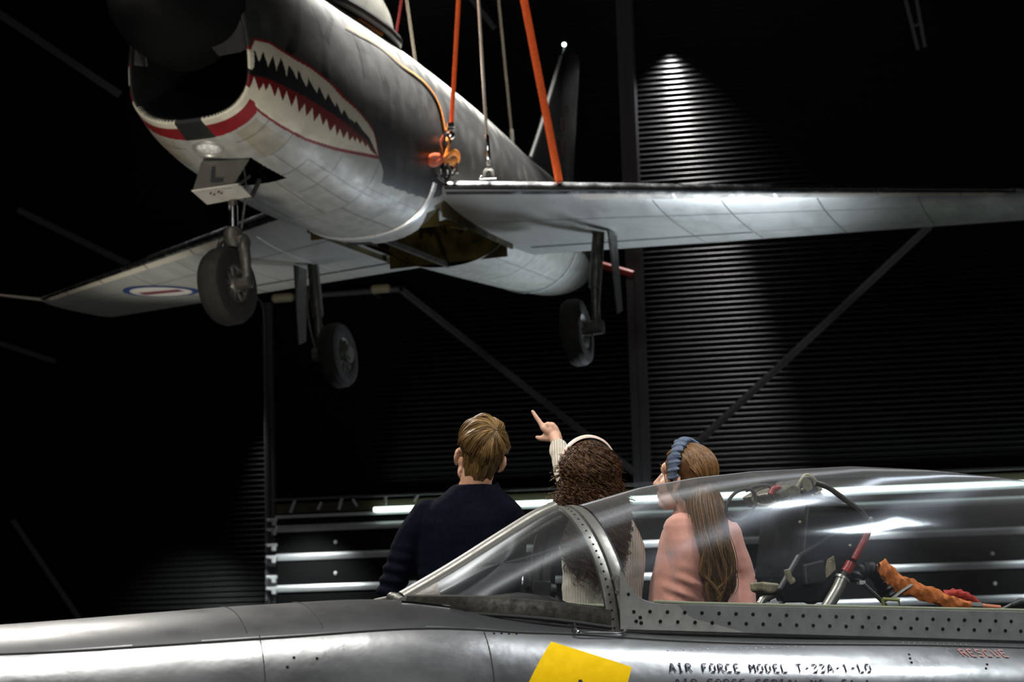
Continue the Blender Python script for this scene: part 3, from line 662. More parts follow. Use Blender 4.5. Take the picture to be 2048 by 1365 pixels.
# coupling, ratchet and tied webbing on the fuselage flank
dh=CB[:,1]@(hk-CAM)-.03
t=thing('sling_coupling','bright metal coupling at the lower end of the thin orange sling','coupling',loc=at(901,262,dh)); o=at(901,262,dh)
b=MB(); b.box(at(901,251,dh)-o,(.065,.05,.05)); b.box(at(900,259,dh)-o,(.07,.05,.03)); b.build('buckle',m_chrome,t,smooth=False,bevel=.008)
b=MB(); b.sphere(at(901,270,dh)-o,(.042,.035,.045),12); b.tube([at(901,270,dh)-o,at(899,286,dh)-o],.014,8); b.build('joint',m_chrome,t)
b=MB(); b.tube([at(u,v,dh-.02)-o for u,v in ((877,252),(884,262),(880,272))],.018,8); b.build('latch',m_gear,t)
sp=[(2.05,127),(2.378,127.5),(2.837,128.5),(3.224,124.8),(3.581,124.3),(3.792,122.3),(3.916,117.4),(3.945,109.9),(3.93,101)]
SPp=np.array([fw(FS(x,D2(a),.012)) for x,a in sp]); SPp=smoothpath(SPp,50); wd=np.interp(np.linspace(0,1,50),[0,.35,.7,1],[.006,.011,.022,.040])
b=MB(); b.tube(SPp,wd,6,flat=(.25,1),up=FB@np.array([0,-.8,.6])); tag(b.build('loose_strap',m_amber,loc=SPp[-1]),'amber strap lying along the black flank down to the tied bow','strap')
_q=(PSKIN.reshape(-1,3)@FB.T+FO-CAM)@CB; _u=IMW/2+FPX*_q[:,0]/_q[:,1]; _v=IMH/2-FPX*_q[:,2]/_q[:,1]
def flank(u,v,off=.04):
    "point a little in front of the flank under pixel (u,v)"
    k=np.where((_u-u)**2+(_v-v)**2<30)[0]; d=_q[k,1].min() if len(k) else dh
    return at(u,v,d-off)
o=flank(888,320)
t=thing('tied_webbing','orange webbing tied in a bow on the black flank above the wing root','strap',loc=o)
def web(nm,px,w=.028,m=m_orange,dd=None):
    dd=dd or [0]*len(px); b=MB(); b.tube(smoothpath([flank(u,v,.035-e)-o for (u,v),e in zip(px,dd)],26),w,8,flat=(.22,1),up=CB[:,0]); return b.build(nm,m,t)
web('loop',[(887,318),(874,326),(862,327),(859,318),(868,313),(880,314),(888,320)],.030,m_orange,[0,-.03,-.06,-.06,-.03,0,.0])
web('loop',[(888,320),(897,312),(908,305),(917,312),(915,322),(903,325),(890,322)],.030,m_amber,[0,-.03,-.06,-.08,-.05,-.02,0])
web('tail',[(886,275),(881,286),(884,300),(886,318)],.030,m_orange); web('tail',[(893,278),(898,288),(894,302),(889,318)],.026,m_amber)
web('tail',[(903,326),(909,332),(913,325)],.022,m_orange)
t=thing('ratchet_hook','steel ratchet and hook below the orange bow on the flank','hook',loc=flank(888,342)); o=flank(888,342)
b=MB(); b.tube(smoothpath([flank(u,v)-o for u,v in ((885,328),(882,340),(885,354),(893,352),(893,340))],18),.014,8); b.build('hook',m_chrome,t)
b=MB(); b.tube([flank(u,v,.025)-o for u,v in ((893,328),(900,342),(896,356),(889,364))],.020,8); b.box(flank(911,337,.03)-o,(.05,.05,.09)); b.tube([flank(914,328)-o,flank(906,350)-o],.018,8); b.tube([flank(874,352,.02)-o,flank(888,364,.02)-o],.016,8); b.build('ratchet',m_gear,t)
# ================================================================ silver trainer jet in the foreground
# axes: x aft, y away from the camera, z up
TB=np.array([[0.94618314,-0.31916374,0],[0.31865303,0.947699587,0],[-0.05654823,0,0]])
_a=TB[:,0]; _u=np.array([0,0,1.])-_a*_a[2]; _u/=np.linalg.norm(_u); _r=np.cross(_u,_a); TB=np.stack([_a,_r,_u],1)
TO=np.array([0.17517818,5.90745745,1.04814634])
TMX=M4(TB,TO)
def tw(p): return TO+TB@np.asarray(p,float)
def tl(P): return TB.T@(np.asarray(P)-TO)
def tp(u,v,y=0.):
    "local point seen at pixel (u,v) in the lengthwise plane y"
    d=TB.T@(at(u,v,1.)-CAM); o=tl(CAM); return o+d*((y-o[1])/d[1])
TRN=thing('trainer_jet','bare metal trainer jet with clear bubble canopy in the foreground','aircraft',matrix=TMX)
m_tskin=mat('polished_aircraft_aluminium',(.40,.41,.42),.29,.93,noise=(4.5,.42,(.6,1,1)),bump=(5.0,.10,.04))
m_deck=mat('shaded_deck_metal',(.095,.098,.102),.36,.75,noise=(6,.4))  # darker copy of the skin metal, painting in the dark the deck mirrors
m_frame=mat('worn_frame_metal',(.20,.196,.178),.36,.55,noise=(22,.45))
m_rail=mat('riveted_rail_metal',(.33,.33,.315),.36,.3,noise=(14,.35))
m_frameb=mat('scuffed_dark_frame',(.055,.052,.042),.45,.5,noise=(40,.9))
m_black=mat('cockpit_black',(.010,.010,.011),.55,noise=(20,.4))
m_rubber=mat('black_seal',(.008,.008,.008),.6)
m_hole=mat('fastener_dark',(.012,.011,.010),.8,spec=.1)
TS=np.array([ # x, half width, z of max width, top, bottom, eu, el
(-3.55,.02,-.42,-.40,-.44,2,2),(-3.45,.13,-.42,-.30,-.55,2,2),(-3.2,.25,-.42,-.20,-.68,2.1,2),(-2.7,.37,-.42,-.115,-.86,2.2,2),(-2.2,.44,-.42,-.068,-.96,2.35,2.1),(-1.65,.48,-.42,-.027,-1.0,2.5,2.2),
(-1.25,.50,-.42,.016,-1.0,2.6,2.2),(-.95,.515,-.42,.047,-1.0,2.6,2.2),(-.55,.525,-.42,.070,-1.0,2.9,2.2),(-.25,.53,-.42,.035,-1.0,3.4,2.2),(0,.535,-.42,.012,-1.0,4.0,2.2),
(1.0,.55,-.42,.012,-.99,4.0,2.2),(2.4,.56,-.42,.012,-.96,4.0,2.2),(3.4,.54,-.40,.05,-.88,2.4,2.2),(5.0,.42,-.30,.10,-.70,2,2),(6.2,.30,-.22,.08,-.50,2,2)])
def tprof(x):
    xs=TS[:,0]; out=[]
    for k in range(1,TS.shape[1]):
        y=TS[:,k]; m=np.gradient(y,xs); i=np.clip(np.searchsorted(xs,x)-1,0,len(xs)-2); h=xs[i+1]-xs[i]; t=(x-xs[i])/h
        out.append((2*t**3-3*t**2+1)*y[i]+(t**3-2*t**2+t)*h*m[i]+(-2*t**3+3*t**2)*y[i+1]+(t**3-t**2)*h*m[i+1])
    return out
def TSK(x,th,off=0.):
    "skin; th 0 belly, +90 towards the camera, 180 top"
    x=np.asarray(x,float); th=np.asarray(th,float); w,zw,zt,zb,eu,el=tprof(x); c=np.cos(th); s=np.sin(th); e=np.where(c>0,el,eu)
    y=-(w+off)*np.sign(s)*np.abs(s)**(2/e); z=np.where(c>0,zw-(zw-zb+off)*np.abs(c)**(2/e),zw+(zt-zw+off)*np.abs(c)**(2/e))
    return np.stack([x+0*y,y,z],-1)
xs=np.concatenate([np.linspace(-3.55,-3.0,16),np.linspace(-2.95,2.6,160),np.linspace(2.7,6.2,20)]); nt=220
ths=np.linspace(-PI,PI,nt,endpoint=False)
X,T=np.meshgrid(xs,ths,indexing='ij'); P=TSK(X,T)
ii,jj=np.meshgrid(np.arange(len(xs)-1),np.arange(nt),indexing='ij'); j2=(jj+1)%nt
Q=np.stack([ii*nt+jj,ii*nt+j2,(ii+1)*nt+j2,(ii+1)*nt+jj],-1)
cen=(P[:-1]+P[1:])/2
opening=(cen[...,0]>-.42)&(cen[...,0]<2.3)&(np.abs(cen[...,1])<.285)&(cen[...,2]>-.2)
mi_deck=(cen[...,0]<2.4)&(cen[...,2]>-.42)&(np.abs(cen[...,1])<np.interp(cen[...,0],[-3,-2.2,-1.67,-1.3,-.65,0],[.18,.28,.335,.36,.38,.385]))
TF=npmesh('fuselage',P.reshape(-1,3),Q[~opening][:,::-1],[m_tskin,m_deck],TRN)
TF.data.polygons.foreach_set('material_index',mi_deck[~opening].astype(np.int32)); TF.data.update()
b=MB(); b.lathe([(.0,-.02),(.28,-.02),(.30,.02),(.26,.02),(.2,-.3),(0,-.3)],(6.2,0,-.21),(1,0,0),32); b.build('tailpipe',m_gear,TRN)
# cockpit tub
b=MB(); c=(.94,0,-.32); b.box((.94,0,-.62),(2.72,.58,.02))
for y in (-.29,.29): b.box((.94,y,-.31),(2.72,.012,.62))
for x in (-.42,2.3): b.box((x,0,-.31),(.012,.58,.62))
b.build('cockpit_tub',m_black,TRN,smooth=False)
# seams and fasteners on the skin
def skinpath(pts,n=40,off=.001): 
    q=smoothpath(pts,n); return TSK(q[:,0],np.radians(q[:,1]),off)
def th_at_y(x,y):
    t=np.radians(np.linspace(91,179,400)); q=TSK(np.full(400,x),t); return math.degrees(t[np.argmin(np.abs(q[:,1]+abs(y)))])
m_seamd=mat('skin_seam',(.03,.03,.03),.6)
sm=[(x,th_at_y(x,y)) for x,y in ((-2.2,.28),(-1.67,.335),(-1.3,.36),(-.65,.38),(-.37,.385),(0,.387),(1,.392),(2.3,.40))]
b=MB(); b.tube(skinpath(sm,80),.0035,6); b.build('longeron_seam',m_seamd,TRN)
for x in (-2.05,-1.02,-.42,1.55):
    b=MB(); b.tube(skinpath([(x,70),(x,95),(x,sm[4][1]-1)],30),.0012,4); b.build('panel_seam',m_seamd,TRN)
b=MB(); b.tube(skinpath([(-1.05,sm[4][1]+1),(-1.06,170),(-1.06,180)],24),.001,4); b.build('panel_seam',m_seamd,TRN)
b=MB(); b.tube(skinpath([(-.85,sm[4][1]+1),(-.86,170),(-.86,180)],24),.001,4); b.build('panel_seam',m_seamd,TRN)
def hit(u,v):
    "nearest skin point under a pixel (camera side)"
    t=np.radians(np.linspace(60,175,500)); xx=np.linspace(-2.4,2.0,1400); 
    y=-.45
    for _ in range(4):
        q=tp(u,v,y); tt=TSK(np.full(500,q[0]),t); k=np.argmin(np.abs(tt[:,2]-q[2])); y=tt[k,1]
    return q[0],math.degrees(t[k])
def dots(name,px,r,m,parent=TRN):
    for u,v in px:
        x,a=hit(u,v); o=TSK(np.array(x),np.radians(a)); n=TSK(np.array(x),np.radians(a),.01)-o; n/=np.linalg.norm(n)
        MB().lathe([(0,.0022),(r*.8,.002),(r,.0)],o,n,10).build(name,m,parent)
dots('fastener',[(988+15*k,1268+.3*k) for k in range(4)],.0035,m_hole)
dots('fastener',[(588,1316),(634,1318),(575,1335)],.004,m_hole)
m_riv=mat('small_rivet',(.20,.20,.20),.4,.8)
dots('skin_rivet',[(1335+16*k,1302-.4*k) for k in range(18)],.0022,m_riv)
dots('skin_rivet',[(1806+11.5*k,1287+.35*k) for k in range(12)],.0026,m_frame)
dots('skin_rivet',[(1818,1310),(1820,1318),(1823,1326),(1972,1338),(1974,1330)],.004,m_hole)
# yellow warning sticker wrapped on the skin
m_yelst=mat('yellow_sticker',(.92,.58,.0),.7,noise=(35,.10),spec=.1)
def skinquad(name,c0,c1,c2,c3,m,off=.0018,n=14,parent=TRN):
    A=[np.array(hit(*c)) for c in (c0,c1,c2,c3)]; b=MB(); R=[]
    for s in np.linspace(0,1,n):
        r=[]
        for t in np.linspace(0,1,n):
            q=(1-s)*((1-t)*A[0]+t*A[1])+s*((1-t)*A[3]+t*A[2]); r.append(TSK(np.array(q[0]),np.radians(q[1]),off))
        R.append(r)
    b.grid(np.array(R)); return b.build(name,m,parent)
STK=skinquad('warning_sticker',(1102,1285),(1263,1336),(1240,1430),(1032,1424),m_yelst)
skinquad('warning_mark',(1157,1361),(1163,1361),(1180,1415),(1140,1415),m_black,.003,6,STK)
# stencilled lettering
GL={'A':[(0,0,1.7,6),(2.3,6,4,0),(1,2,3,2)],'I':[(2,.3,2,5.7),(1,0,3,0),(1,6,3,6)],'R':[(.5,0,.5,6),(1,6,3.5,5.6),(3.6,5.4,3.6,3.6),(3.4,3.2,1,3),(2.2,2.8,4,0)],'F':[(.6,0,.6,6),(1.1,6,4,6),(1.1,3.2,3,3.2)],
'O':[(.3,1,.3,5),(.7,5.8,3.3,5.8),(3.7,5,3.7,1),(3.3,.2,.7,.2)],'C':[(.3,1,.3,5),(.7,5.8,3.6,5.8),(3.6,.2,.7,.2)],'E':[(.6,0,.6,6),(1.1,6,3.8,6),(1.1,3.1,3,3.1),(1.1,0,3.8,0)],'M':[(.2,0,.2,6),(.6,5.8,2,2.6),(2,2.6,3.4,5.8),(3.8,6,3.8,0)],
'D':[(.5,0,.5,6),(1,5.9,2.6,5.9),(3.5,5,3.5,1),(2.6,.1,1,.1)],'L':[(.6,0,.6,6),(1.1,0,3.8,0)],'T':[(2,0,2,5.5),(.2,6,3.8,6)],'-':[(.8,3,3.2,3)],'3':[(.5,5.8,3.2,5.8),(3.5,5.3,3.3,3.5),(1.3,3.1,3,3.1),(3.6,2.7,3.6,.8),(3.2,.2,.4,.2)],'1':[(2,0,2,6),(1,5,1.7,5.8)],
'S':[(3.6,5.8,.8,5.8),(.4,5.3,.4,3.6),(.8,3.1,3.3,3),(3.6,2.6,3.6,.8),(3.2,.2,.4,.2)],'N':[(.3,0,.3,6),(.7,5.7,3.3,.4),(3.7,0,3.7,6)],'5':[(.5,6,3.5,6),(.5,5.5,.5,3.5),(.9,3.3,3,3.2),(3.5,2.8,3.5,.8),(3.1,.2,.4,.2)],'U':[(.4,1,.4,6),(.8,.2,3.2,.2),(3.6,1,3.6,6)],'.':[(1.6,0,2.2,0)],' ':[]}
def stencil(name,text,u0,u1,v0,v1,hpx,m,lw=1.0,parent=TRN):
    "text along the baseline (u0,v0)-(u1,v1), letters hpx tall"
    n=len(text); xa,aa=hit(u0,v0); xb,ab=hit(u1,v1); xh,ah=hit(u0,v0-hpx); da=(ah-aa)/6; dx=(xb-xa)/n/5.6; i=0
    for word in text.split(' '):
        b=MB()
        for ch in word:
            for (x0,y0,x1,y1) in GL.get(ch,[]):
                p=np.array([x0,y0],float);q=np.array([x1,y1],float); d=q-p; L=np.linalg.norm(d); d/=L; nn=np.array([-d[1],d[0]]); w=(.44 if abs(d[1])>.5 else .52)*lw
                V=[]
                for c in (p+nn*w,q+nn*w,q-nn*w,p-nn*w):
                    V.append(TSK(np.array(xa+(i*5.6+c[0])*dx),np.radians(aa+(ab-aa)*i/n+c[1]*da),.0026))
                b.add(V,[(0,1,2,3)])
            i+=1
        i+=1; b.build(name,m,parent,smooth=False,fixn=False)
m_ink=mat('stencil_ink',(.03,.03,.045),.9,spec=.05); m_redink=mat('faded_red_ink',(.38,.20,.19),.9,spec=.05)
stencil('stencil_word','AIR FORCE MODEL T-33A-1-LO',1340,1748,1346,1346,17,m_ink)
stencil('stencil_word','AIR FORCE SERIAL NO. 51-17',1350,1762,1377,1377,17,m_ink)
stencil('rescue_text','RESCUE',1926,2022,1314,1316,13,m_redink)
# ---------------- bow, rails, canopy, windscreen
ARCH=[(-.318,-.005),(-.314,.06),(-.306,.118),(-.282,.175),(-.245,.225),(-.19,.278),(-.12,.322),(-.06,.345),(0,.354)]
ARCH=ARCH+[(-y,z) for y,z in ARCH[-2::-1]]
AR=smoothpath([(y,z,0) for y,z in ARCH],61)[:,:2]
def arch_x(z): return -.056*(z/.354)**1.0
def strip(name,x0,x1,m,off=0.,th=.010,parent=TRN,holes=None):
    b=MB(); R=[]; 
    cen=np.array([0,.05])
    for (t,o) in ((0,-th),(0.03,0),(.5,.002),(.97,0),(1,-th)):
        r=[]
        for y,z in AR:
            d=np.array([y,z])-cen; d/=np.linalg.norm(d); q=np.array([y,z])+d*(off+o); r.append((arch_x(z)+x0+(x1-x0)*t,q[0],q[1]))
        R.append(r)
    b.grid(np.array(R))
    if holes:
        for k in range(holes):
            s=np.linspace(0,1,len(AR)); tt=(k+.5)/holes; y=np.interp(tt,s,AR[:,0]); z=np.interp(tt,s,AR[:,1]); d=np.array([y,z])-cen; d/=np.linalg.norm(d)
            b.lathe([(0,.001),(.0032,.001),(.0036,0)],(arch_x(z)+(x0+x1)/2,y+d[0]*(off+.002),z+d[1]*(off+.002)),(0,d[0],d[1]),8,mi=1)
    return b.build(name,[m,m_hole],parent)
strip('windscreen_bow',-.036,-.003,m_frame,.006,holes=44)
strip('bow_seal',-.004,.003,m_rubber,.002)
CN=sub('bubble_canopy',TRN)
strip('canopy_bow',.002,.034,m_frame,.010,parent=CN,holes=0); strip('bow_edge',.033,.044,m_rubber,.004,parent=CN)
def glass(name,tint,haze,edge,rough,fres):
    "clear acrylic: see-through, sharp fresnel reflection, a little fine-scratch haze that thickens at grazing view"
    m=bpy.data.materials.new(name); m.use_nodes=True; nt=m.node_tree; N=nt.nodes; L=nt.links; N.clear()
    out=N.new('ShaderNodeOutputMaterial'); tr=N.new('ShaderNodeBsdfTransparent'); tr.inputs[0].default_value=(*tint,1)
    gl=N.new('ShaderNodeBsdfGlossy'); gl.inputs['Roughness'].default_value=rough; gl.inputs['Color'].default_value=(.85,.93,1,1)
    hz=N.new('ShaderNodeBsdfDiffuse'); hz.inputs[0].default_value=(.56,.56,.55,1)
    hg=N.new('ShaderNodeBsdfAnisotropic'); hg.inputs['Color'].default_value=(.8,.88,1,1); hg.inputs['Roughness'].default_value=.32; hg.inputs['Anisotropy'].default_value=.75
    hm_=N.new('ShaderNodeMixShader'); hm_.inputs[0].default_value=.5; L.new(hz.outputs[0],hm_.inputs[1]); L.new(hg.outputs[0],hm_.inputs[2])
    lw=N.new('ShaderNodeLayerWeight'); lw.inputs[0].default_value=.5
    pw=N.new('ShaderNodeMath'); pw.operation='POWER'; pw.inputs[1].default_value=4.5; L.new(lw.outputs['Facing'],pw.inputs[0])
    fr=N.new('ShaderNodeMath'); fr.operation='MULTIPLY_ADD'; fr.inputs[1].default_value=.9; fr.inputs[2].default_value=fres; L.new(pw.outputs[0],fr.inputs[0])
    p2=N.new('ShaderNodeMath'); p2.operation='POWER'; p2.inputs[1].default_value=2.2; L.new(lw.outputs['Facing'],p2.inputs[0])
    tc=N.new('ShaderNodeTexCoord'); mp=N.new('ShaderNodeMapping'); mp.inputs['Scale'].default_value=(.5,1,1.3); nz=N.new('ShaderNodeTexNoise'); nz.inputs['Scale'].default_value=26; nz.inputs['Detail'].default_value=9; nz.inputs['Roughness'].default_value=.8
    L.new(tc.outputs['Object'],mp.inputs[0]); L.new(mp.outputs[0],nz.inputs['Vector'])
    rp=N.new('ShaderNodeMapRange'); rp.inputs[1].default_value=.35; rp.inputs[2].default_value=.7; rp.inputs[3].default_value=haze*.6; rp.inputs[4].default_value=haze*1.5; L.new(nz.outputs['Fac'],rp.inputs[0])
    ml=N.new('ShaderNodeMath'); ml.operation='MULTIPLY_ADD'; ml.inputs[1].default_value=edge; L.new(p2.outputs[0],ml.inputs[0]); L.new(rp.outputs[0],ml.inputs[2])
    m1=N.new('ShaderNodeMixShader'); L.new(ml.outputs[0],m1.inputs[0]); L.new(tr.outputs[0],m1.inputs[1]); L.new(hm_.outputs[0],m1.inputs[2])
    m2=N.new('ShaderNodeMixShader'); L.new(fr.outputs[0],m2.inputs[0]); L.new(m1.outputs[0],m2.inputs[1]); L.new(gl.outputs[0],m2.inputs[2])
    L.new(m2.outputs[0],out.inputs[0]); return m
m_cglass=glass('canopy_acrylic',(.93,.95,.97),.014,.40,.09,.035); m_wglass=glass('windscreen_glass',(.86,.88,.88),.012,.14,.24,.010)
CT=np.array([(0,.354),(.212,.428),(.375,.466),(.54,.493),(.88,.527),(1.14,.531),(1.5,.518),(1.9,.46),(2.3,.36),(2.7,.20),(2.95,.03)])
xs2=np.linspace(.036,2.93,70); R=[]
ARn=np.array([AR[:,0]/.318,AR[:,1]/.354]).T
for x in xs2:
    zt=np.interp(x,CT[:,0],smoothpath([(a,b_,0) for a,b_ in CT],60)[:,1][np.searchsorted(smoothpath([(a,b_,0) for a,b_ in CT],60)[:,0],CT[:,0]).clip(0,59)]); w=.318+.03*math.sin(PI*min(1,x/2.2)); w=w*(1 if x<1.7 else math.sqrt(max(.0,1-((x-1.7)/1.26)**2)))
    k=min(1,x/.5); row=[]
    for (y,z) in ARn:
        # blend the bow section into a rounder bubble section
        a=math.atan2(max(z,0),abs(y)+1e-9); 
        row.append((x+arch_x(z*.354)*(1-k),y*w,max(.0,z)*zt))
    R.append(row)
b=MB(); b.grid(np.array(R)); b.build('canopy_glass',m_cglass,CN)
# side rails with two rows of fasteners
for s in (-1,1):
    b=MB(); R=[]; yo=.321*s
    for x in np.concatenate([[-.006,.006,.02,.035,.05,.07,.095,.13],np.linspace(.2,2.3,16)]):
        top=np.interp(x,[-.006,.006,.02,.035,.05,.07,.095,.13,.3,1.3,2.3],[.175,.160,.135,.112,.098,.088,.082,.080,.081,.092,.10])
        R.append([(x,yo-s*.010,top),(x,yo,top-.004),(x,yo+s*.004,top*.5),(x,yo+s*.012,.004),(x,yo+s*.006,0)])
    b.grid(np.array(R))
    def rv(x,z,r=.0058):
        b.lathe([(0,.0022),(r*.85,.0022),(r,0)],(x,yo+s*(.004+.008*(1-z/.045) if z<.045 else .004-.003*(z-.045)/.04)+s*.0006,z),(0,s,0),10,mi=1)
    for k in range(42): rv(.085+k*.0525,.0545+.00022*k); 
    for k in range(42): rv(.115+k*.0525,.028+.00015*k)
    for x,z in ((.036,.052),(.055,.037),(.057,.022),(.042,.026),(.02,.100),(.004,.135)): rv(x,z)
    b.build('canopy_rail',[m_rail,m_hole],CN)
    b=MB(); b.tube([(x,yo-s*.008,np.interp(x,[.095,.13,.3,1.3,2.3],[.084,.082,.083,.094,.102])) for x in np.linspace(.1,2.3,20)],.004,6); b.build('rail_edge',mat('pale_green_edge',(.42,.44,.30),.5),CN)
    b=MB(); 
    b.tube([(x,s*.330,-.004) for x in np.linspace(-.02,2.3,12)],.005,6); b.build('rail_seal',m_rubber,CN)
# canopy bolt eyes on the bow foot
for u,v in ((1227,1158),(1234,1186)):
    q=tp(u,v,-.325); b=MB(); b.lathe([(.003,.004),(.0055,.004),(.0062,0)],q,(0,-1,0),14); b.build('bow_bolt',m_frame,CN)
# windscreen: tubes, panes, sill
TUBE=[tp(812,1200,-.03),tp(905,1145,-.03),tp(1005,1081,-.03),tp(1075,1037,-.03),tp(1118,1016,-.03)]
TUBE=[np.array([q[0]+.0,q[1],q[2]]) for q in TUBE]
FOOT=np.array([-.03,-.318,.035])
SILL0=np.array([-.575,-.16,.062])
def mir(P): P=np.array(P,float).copy(); P[...,1]*=-1; return P
WS=sub('windscreen',TRN)
tb=smoothpath(TUBE,40)
for s in (1,-1):
    g=(lambda q:q) if s==1 else mir
    if s==1: b=MB(); b.tube(tb*np.array([1,0,1]),np.linspace(.026,.022,40),14,flat=(1,1.5),up=(0,0,1)); b.build('post',m_frame,WS)
    b=MB(); b.tube(g(tb+np.array([.026,-.022,-.018])),.008,8); b.build('post_seal',m_frameb,WS)
    sl=smoothpath([SILL0,(-.40,-.262,.062),(-.2,-.306,.052),FOOT],30)
    b=MB(); R=[]
    for q,w in zip(sl,np.linspace(.022,.026,30)): R.append([q+np.array([0,.010,w]),q+np.array([0,-.004,w*.8]),q+np.array([0,-.010,0]),q+np.array([0,-.004,-.034])])
    b.grid(g(np.array(R))); b.build('sill',m_frameb,WS)
    b=MB(); b.tube(g(sl+np.array([0,-.010,-.028])),.006,8); b.build('sill_seal',m_rubber,WS)
    # side pane between post, bow and sill
    arch_side=np.array([(arch_x(z)-.02,y,z) for y,z in AR[:int(len(AR)*.47)]])[::-1]   # from near the top down to the foot
    R=[]
    for q in np.linspace(0,1,26):
        up=np.array([np.interp(q*39,np.arange(40),tb[:,c_]) for c_ in range(3)]); lo=np.array([np.interp(q*29,np.arange(30),sl[:,c_]) for c_ in range(3)])+np.array([0,0,.01])
        n=14; row=[]
        for t in np.linspace(0,1,n):
            k_=t*(len(arch_side)-1); a=np.array([np.interp(k_,np.arange(len(arch_side)),arch_side[:,c_]) for c_ in range(3)])
            base0,base1=arch_side[0],arch_side[-1]; lin=base0*(1-t)+base1*t; bul=(a-lin)*q
            row.append(up*(1-t)+lo*t+bul)
        R.append(row)
    b=MB(); b.grid(g(np.array(R))); b.build('side_pane',m_wglass,WS)
    # solid plate filling the pointed front corner
    Rr=np.array(R)[:5]; b=MB(); b.grid(g(Rr+np.array([0,-.003,.001]))); b.build('corner_plate',m_frameb,WS)
b=MB(); b.tube(smoothpath([SILL0+[-.005,.01,.0],TUBE[0]+[-.02,.03,.0],[TUBE[0][0]-.035,0,TUBE[0][2]+.005],mir(TUBE[0]+[-.02,.03,0]),mir(SILL0+[-.005,.01,0])],24),.016,10); b.build('front_sill',m_frame,WS)
b=MB(); b.tube(smoothpath([tp(803,1207,-.21),tp(830,1209,-.22),tp(900,1217,-.25)],10),.007,8); b.build('base_seal',m_chrome,WS)
# instrument hood and gunsight behind the windscreen
b=MB(); R=[]
for x,h,w in ((-.40,.055,.16),(-.33,.085,.19),(-.2,.105,.22),(-.12,.10,.22),(-.11,.02,.22)): R.append([(x,-w*math.sin(a)*1.0,-.06+(h+.06)*max(0,math.cos(a))**.5) for a in np.linspace(-PI/2,PI/2,20)])
b.grid(np.array(R)); b.build('instrument_hood',m_black,TRN)
b=MB(); q=tp(1075,1180,0); b.box(q,(.06,.07,.05)); b.box(q+np.array([-.03,0,.03]),(.015,.05,.05)); b.tube([q+np.array([.03,0,0]),q+np.array([.055,0,0])],.02,10); b.build('gunsight',m_black,TRN,bevel=.004)
# handle on the flank under the bow
b=MB(); hp=[]
for u,v in ((1147,1258),(1150,1268),(1158,1274),(1200,1275),(1240,1276),(1248,1270),(1249,1262)):
    x,a=hit(u,v); hp.append(TSK(np.array(x),np.radians(a),.012))
b.tube(smoothpath(hp,24),.0042,8); b.build('handle',m_chrome,TRN)
# ---------------- ejection seat and gear lying in the cockpit
def ST_(name,label,cat,u,v,y=0.): 
    m=TMX.copy(); o=tw(tp(u,v,y)); m.translation=Vector([float(c) for c in o]); t=thing(name,label,cat,matrix=m); return t,tp(u,v,y)
m_seatb=mat('chipped_black_paint',(.0055,.0055,.006),.42,0,noise=(26,.6),spec=.25); m_beige=mat('worn_primer_beige',(.30,.27,.17),.5,.1,noise=(40,.7))
m_chip=mat('chipped_beige_black',(.14,.125,.085),.5,.1,noise=(55,.97))
m_seatred=mat('red_catapult_paint',(.28,.018,.014),.4,0,noise=(40,.4)); m_tube=mat('gunmetal_tube',(.11,.105,.10),.42,.5,noise=(30,.4)); m_silt=mat('silver_tube',(.38,.37,.33),.35,.7,noise=(30,.4))
SEAT,so=ST_('ejection_seat','chipped black ejection seat under the clear canopy','seat',1600,1200)
def sp_(pts,y=0.): return [tp(u,v,(y if np.isscalar(y) else y[i]))-so for i,(u,v) in enumerate(pts)]
def stube(nm,pts,r,m,y=0.,seg=10,parent=SEAT,n=20,o=None):
    q=np.array([tp(u,v,(y if np.isscalar(y) else y[i]))-(so if o is None else o) for i,(u,v) in enumerate(pts)]); return MB().tube(smoothpath(q,n),r,seg).build(nm,m,parent)
# back shell: a box with sloped faces
def sbox(nm,px,y0,y1,m,parent=SEAT,bev=.006,o=None):
    oo=so if o is None else o
    A=[tp(u,v,y0)-oo for u,v in px]; Bk=[np.array([a[0],y1-oo[1],a[2]]) for a in A]; n=len(px)
    b=MB(); b.add(A+Bk,[list(range(n))[::-1],[i+n for i in range(n)]]+[(i,(i+1)%n,(i+1)%n+n,i+n) for i in range(n)]); return b.build(nm,m,parent,smooth=False,bevel=bev)
sbox('seat_back',[(1522,1022),(1560,1010),(1628,1030),(1645,1060),(1610,1150),(1560,1172),(1508,1160)],.16,-.16,m_seatb)
sbox('seat_side',[(1600,1110),(1680,1060),(1700,1100),(1668,1206),(1570,1206),(1560,1180)],-.20,-.17,m_seatb)
sbox('headrest',[(1588,988),(1602,958),(1612,950),(1626,956),(1644,985),(1684,1030),(1600,1026)],-.09,.09,m_seatb,bev=.01)
stube('headrest_rail',[(1592,1000),(1625,1018),(1665,1042)],.009,m_beige,-.11); stube('headrest_rail',[(1636,985),(1660,1018),(1682,1048)],.008,m_beige,-.11)
stube('headrest_edge',[(1590,985),(1603,960),(1613,951),(1626,957),(1642,982)],.006,m_beige,-.093)
sbox('face_blind_box',[(1556,985),(1584,968),(1602,975),(1604,1000),(1570,1006)],-.13,.13,m_chip)
stube('red_latch',[(1541,990),(1548,979),(1560,976)],.010,m_seatred,-.1)
an=np.linspace(0,2*PI,25)
def loop(nm,cu,cv,ru,rv,r,m,y,tilt=0.,parent=SEAT):
    q=np.array([tp(cu+ru*math.cos(a)+tilt*math.sin(a),cv+rv*math.sin(a),y)-so for a in an[:-1]]); return MB().tube(q,r,8,closed=True).build(nm,m,parent)
loop('face_blind_loop',1482,1010,28,32,.0055,m_black,-.10,-10); loop('face_blind_loop',1533,993,27,19,.005,m_beige,-.08,-4); stube('loop_cord',[(1492,982),(1510,974),(1530,972),(1548,976)],.006,m_black,-.08)
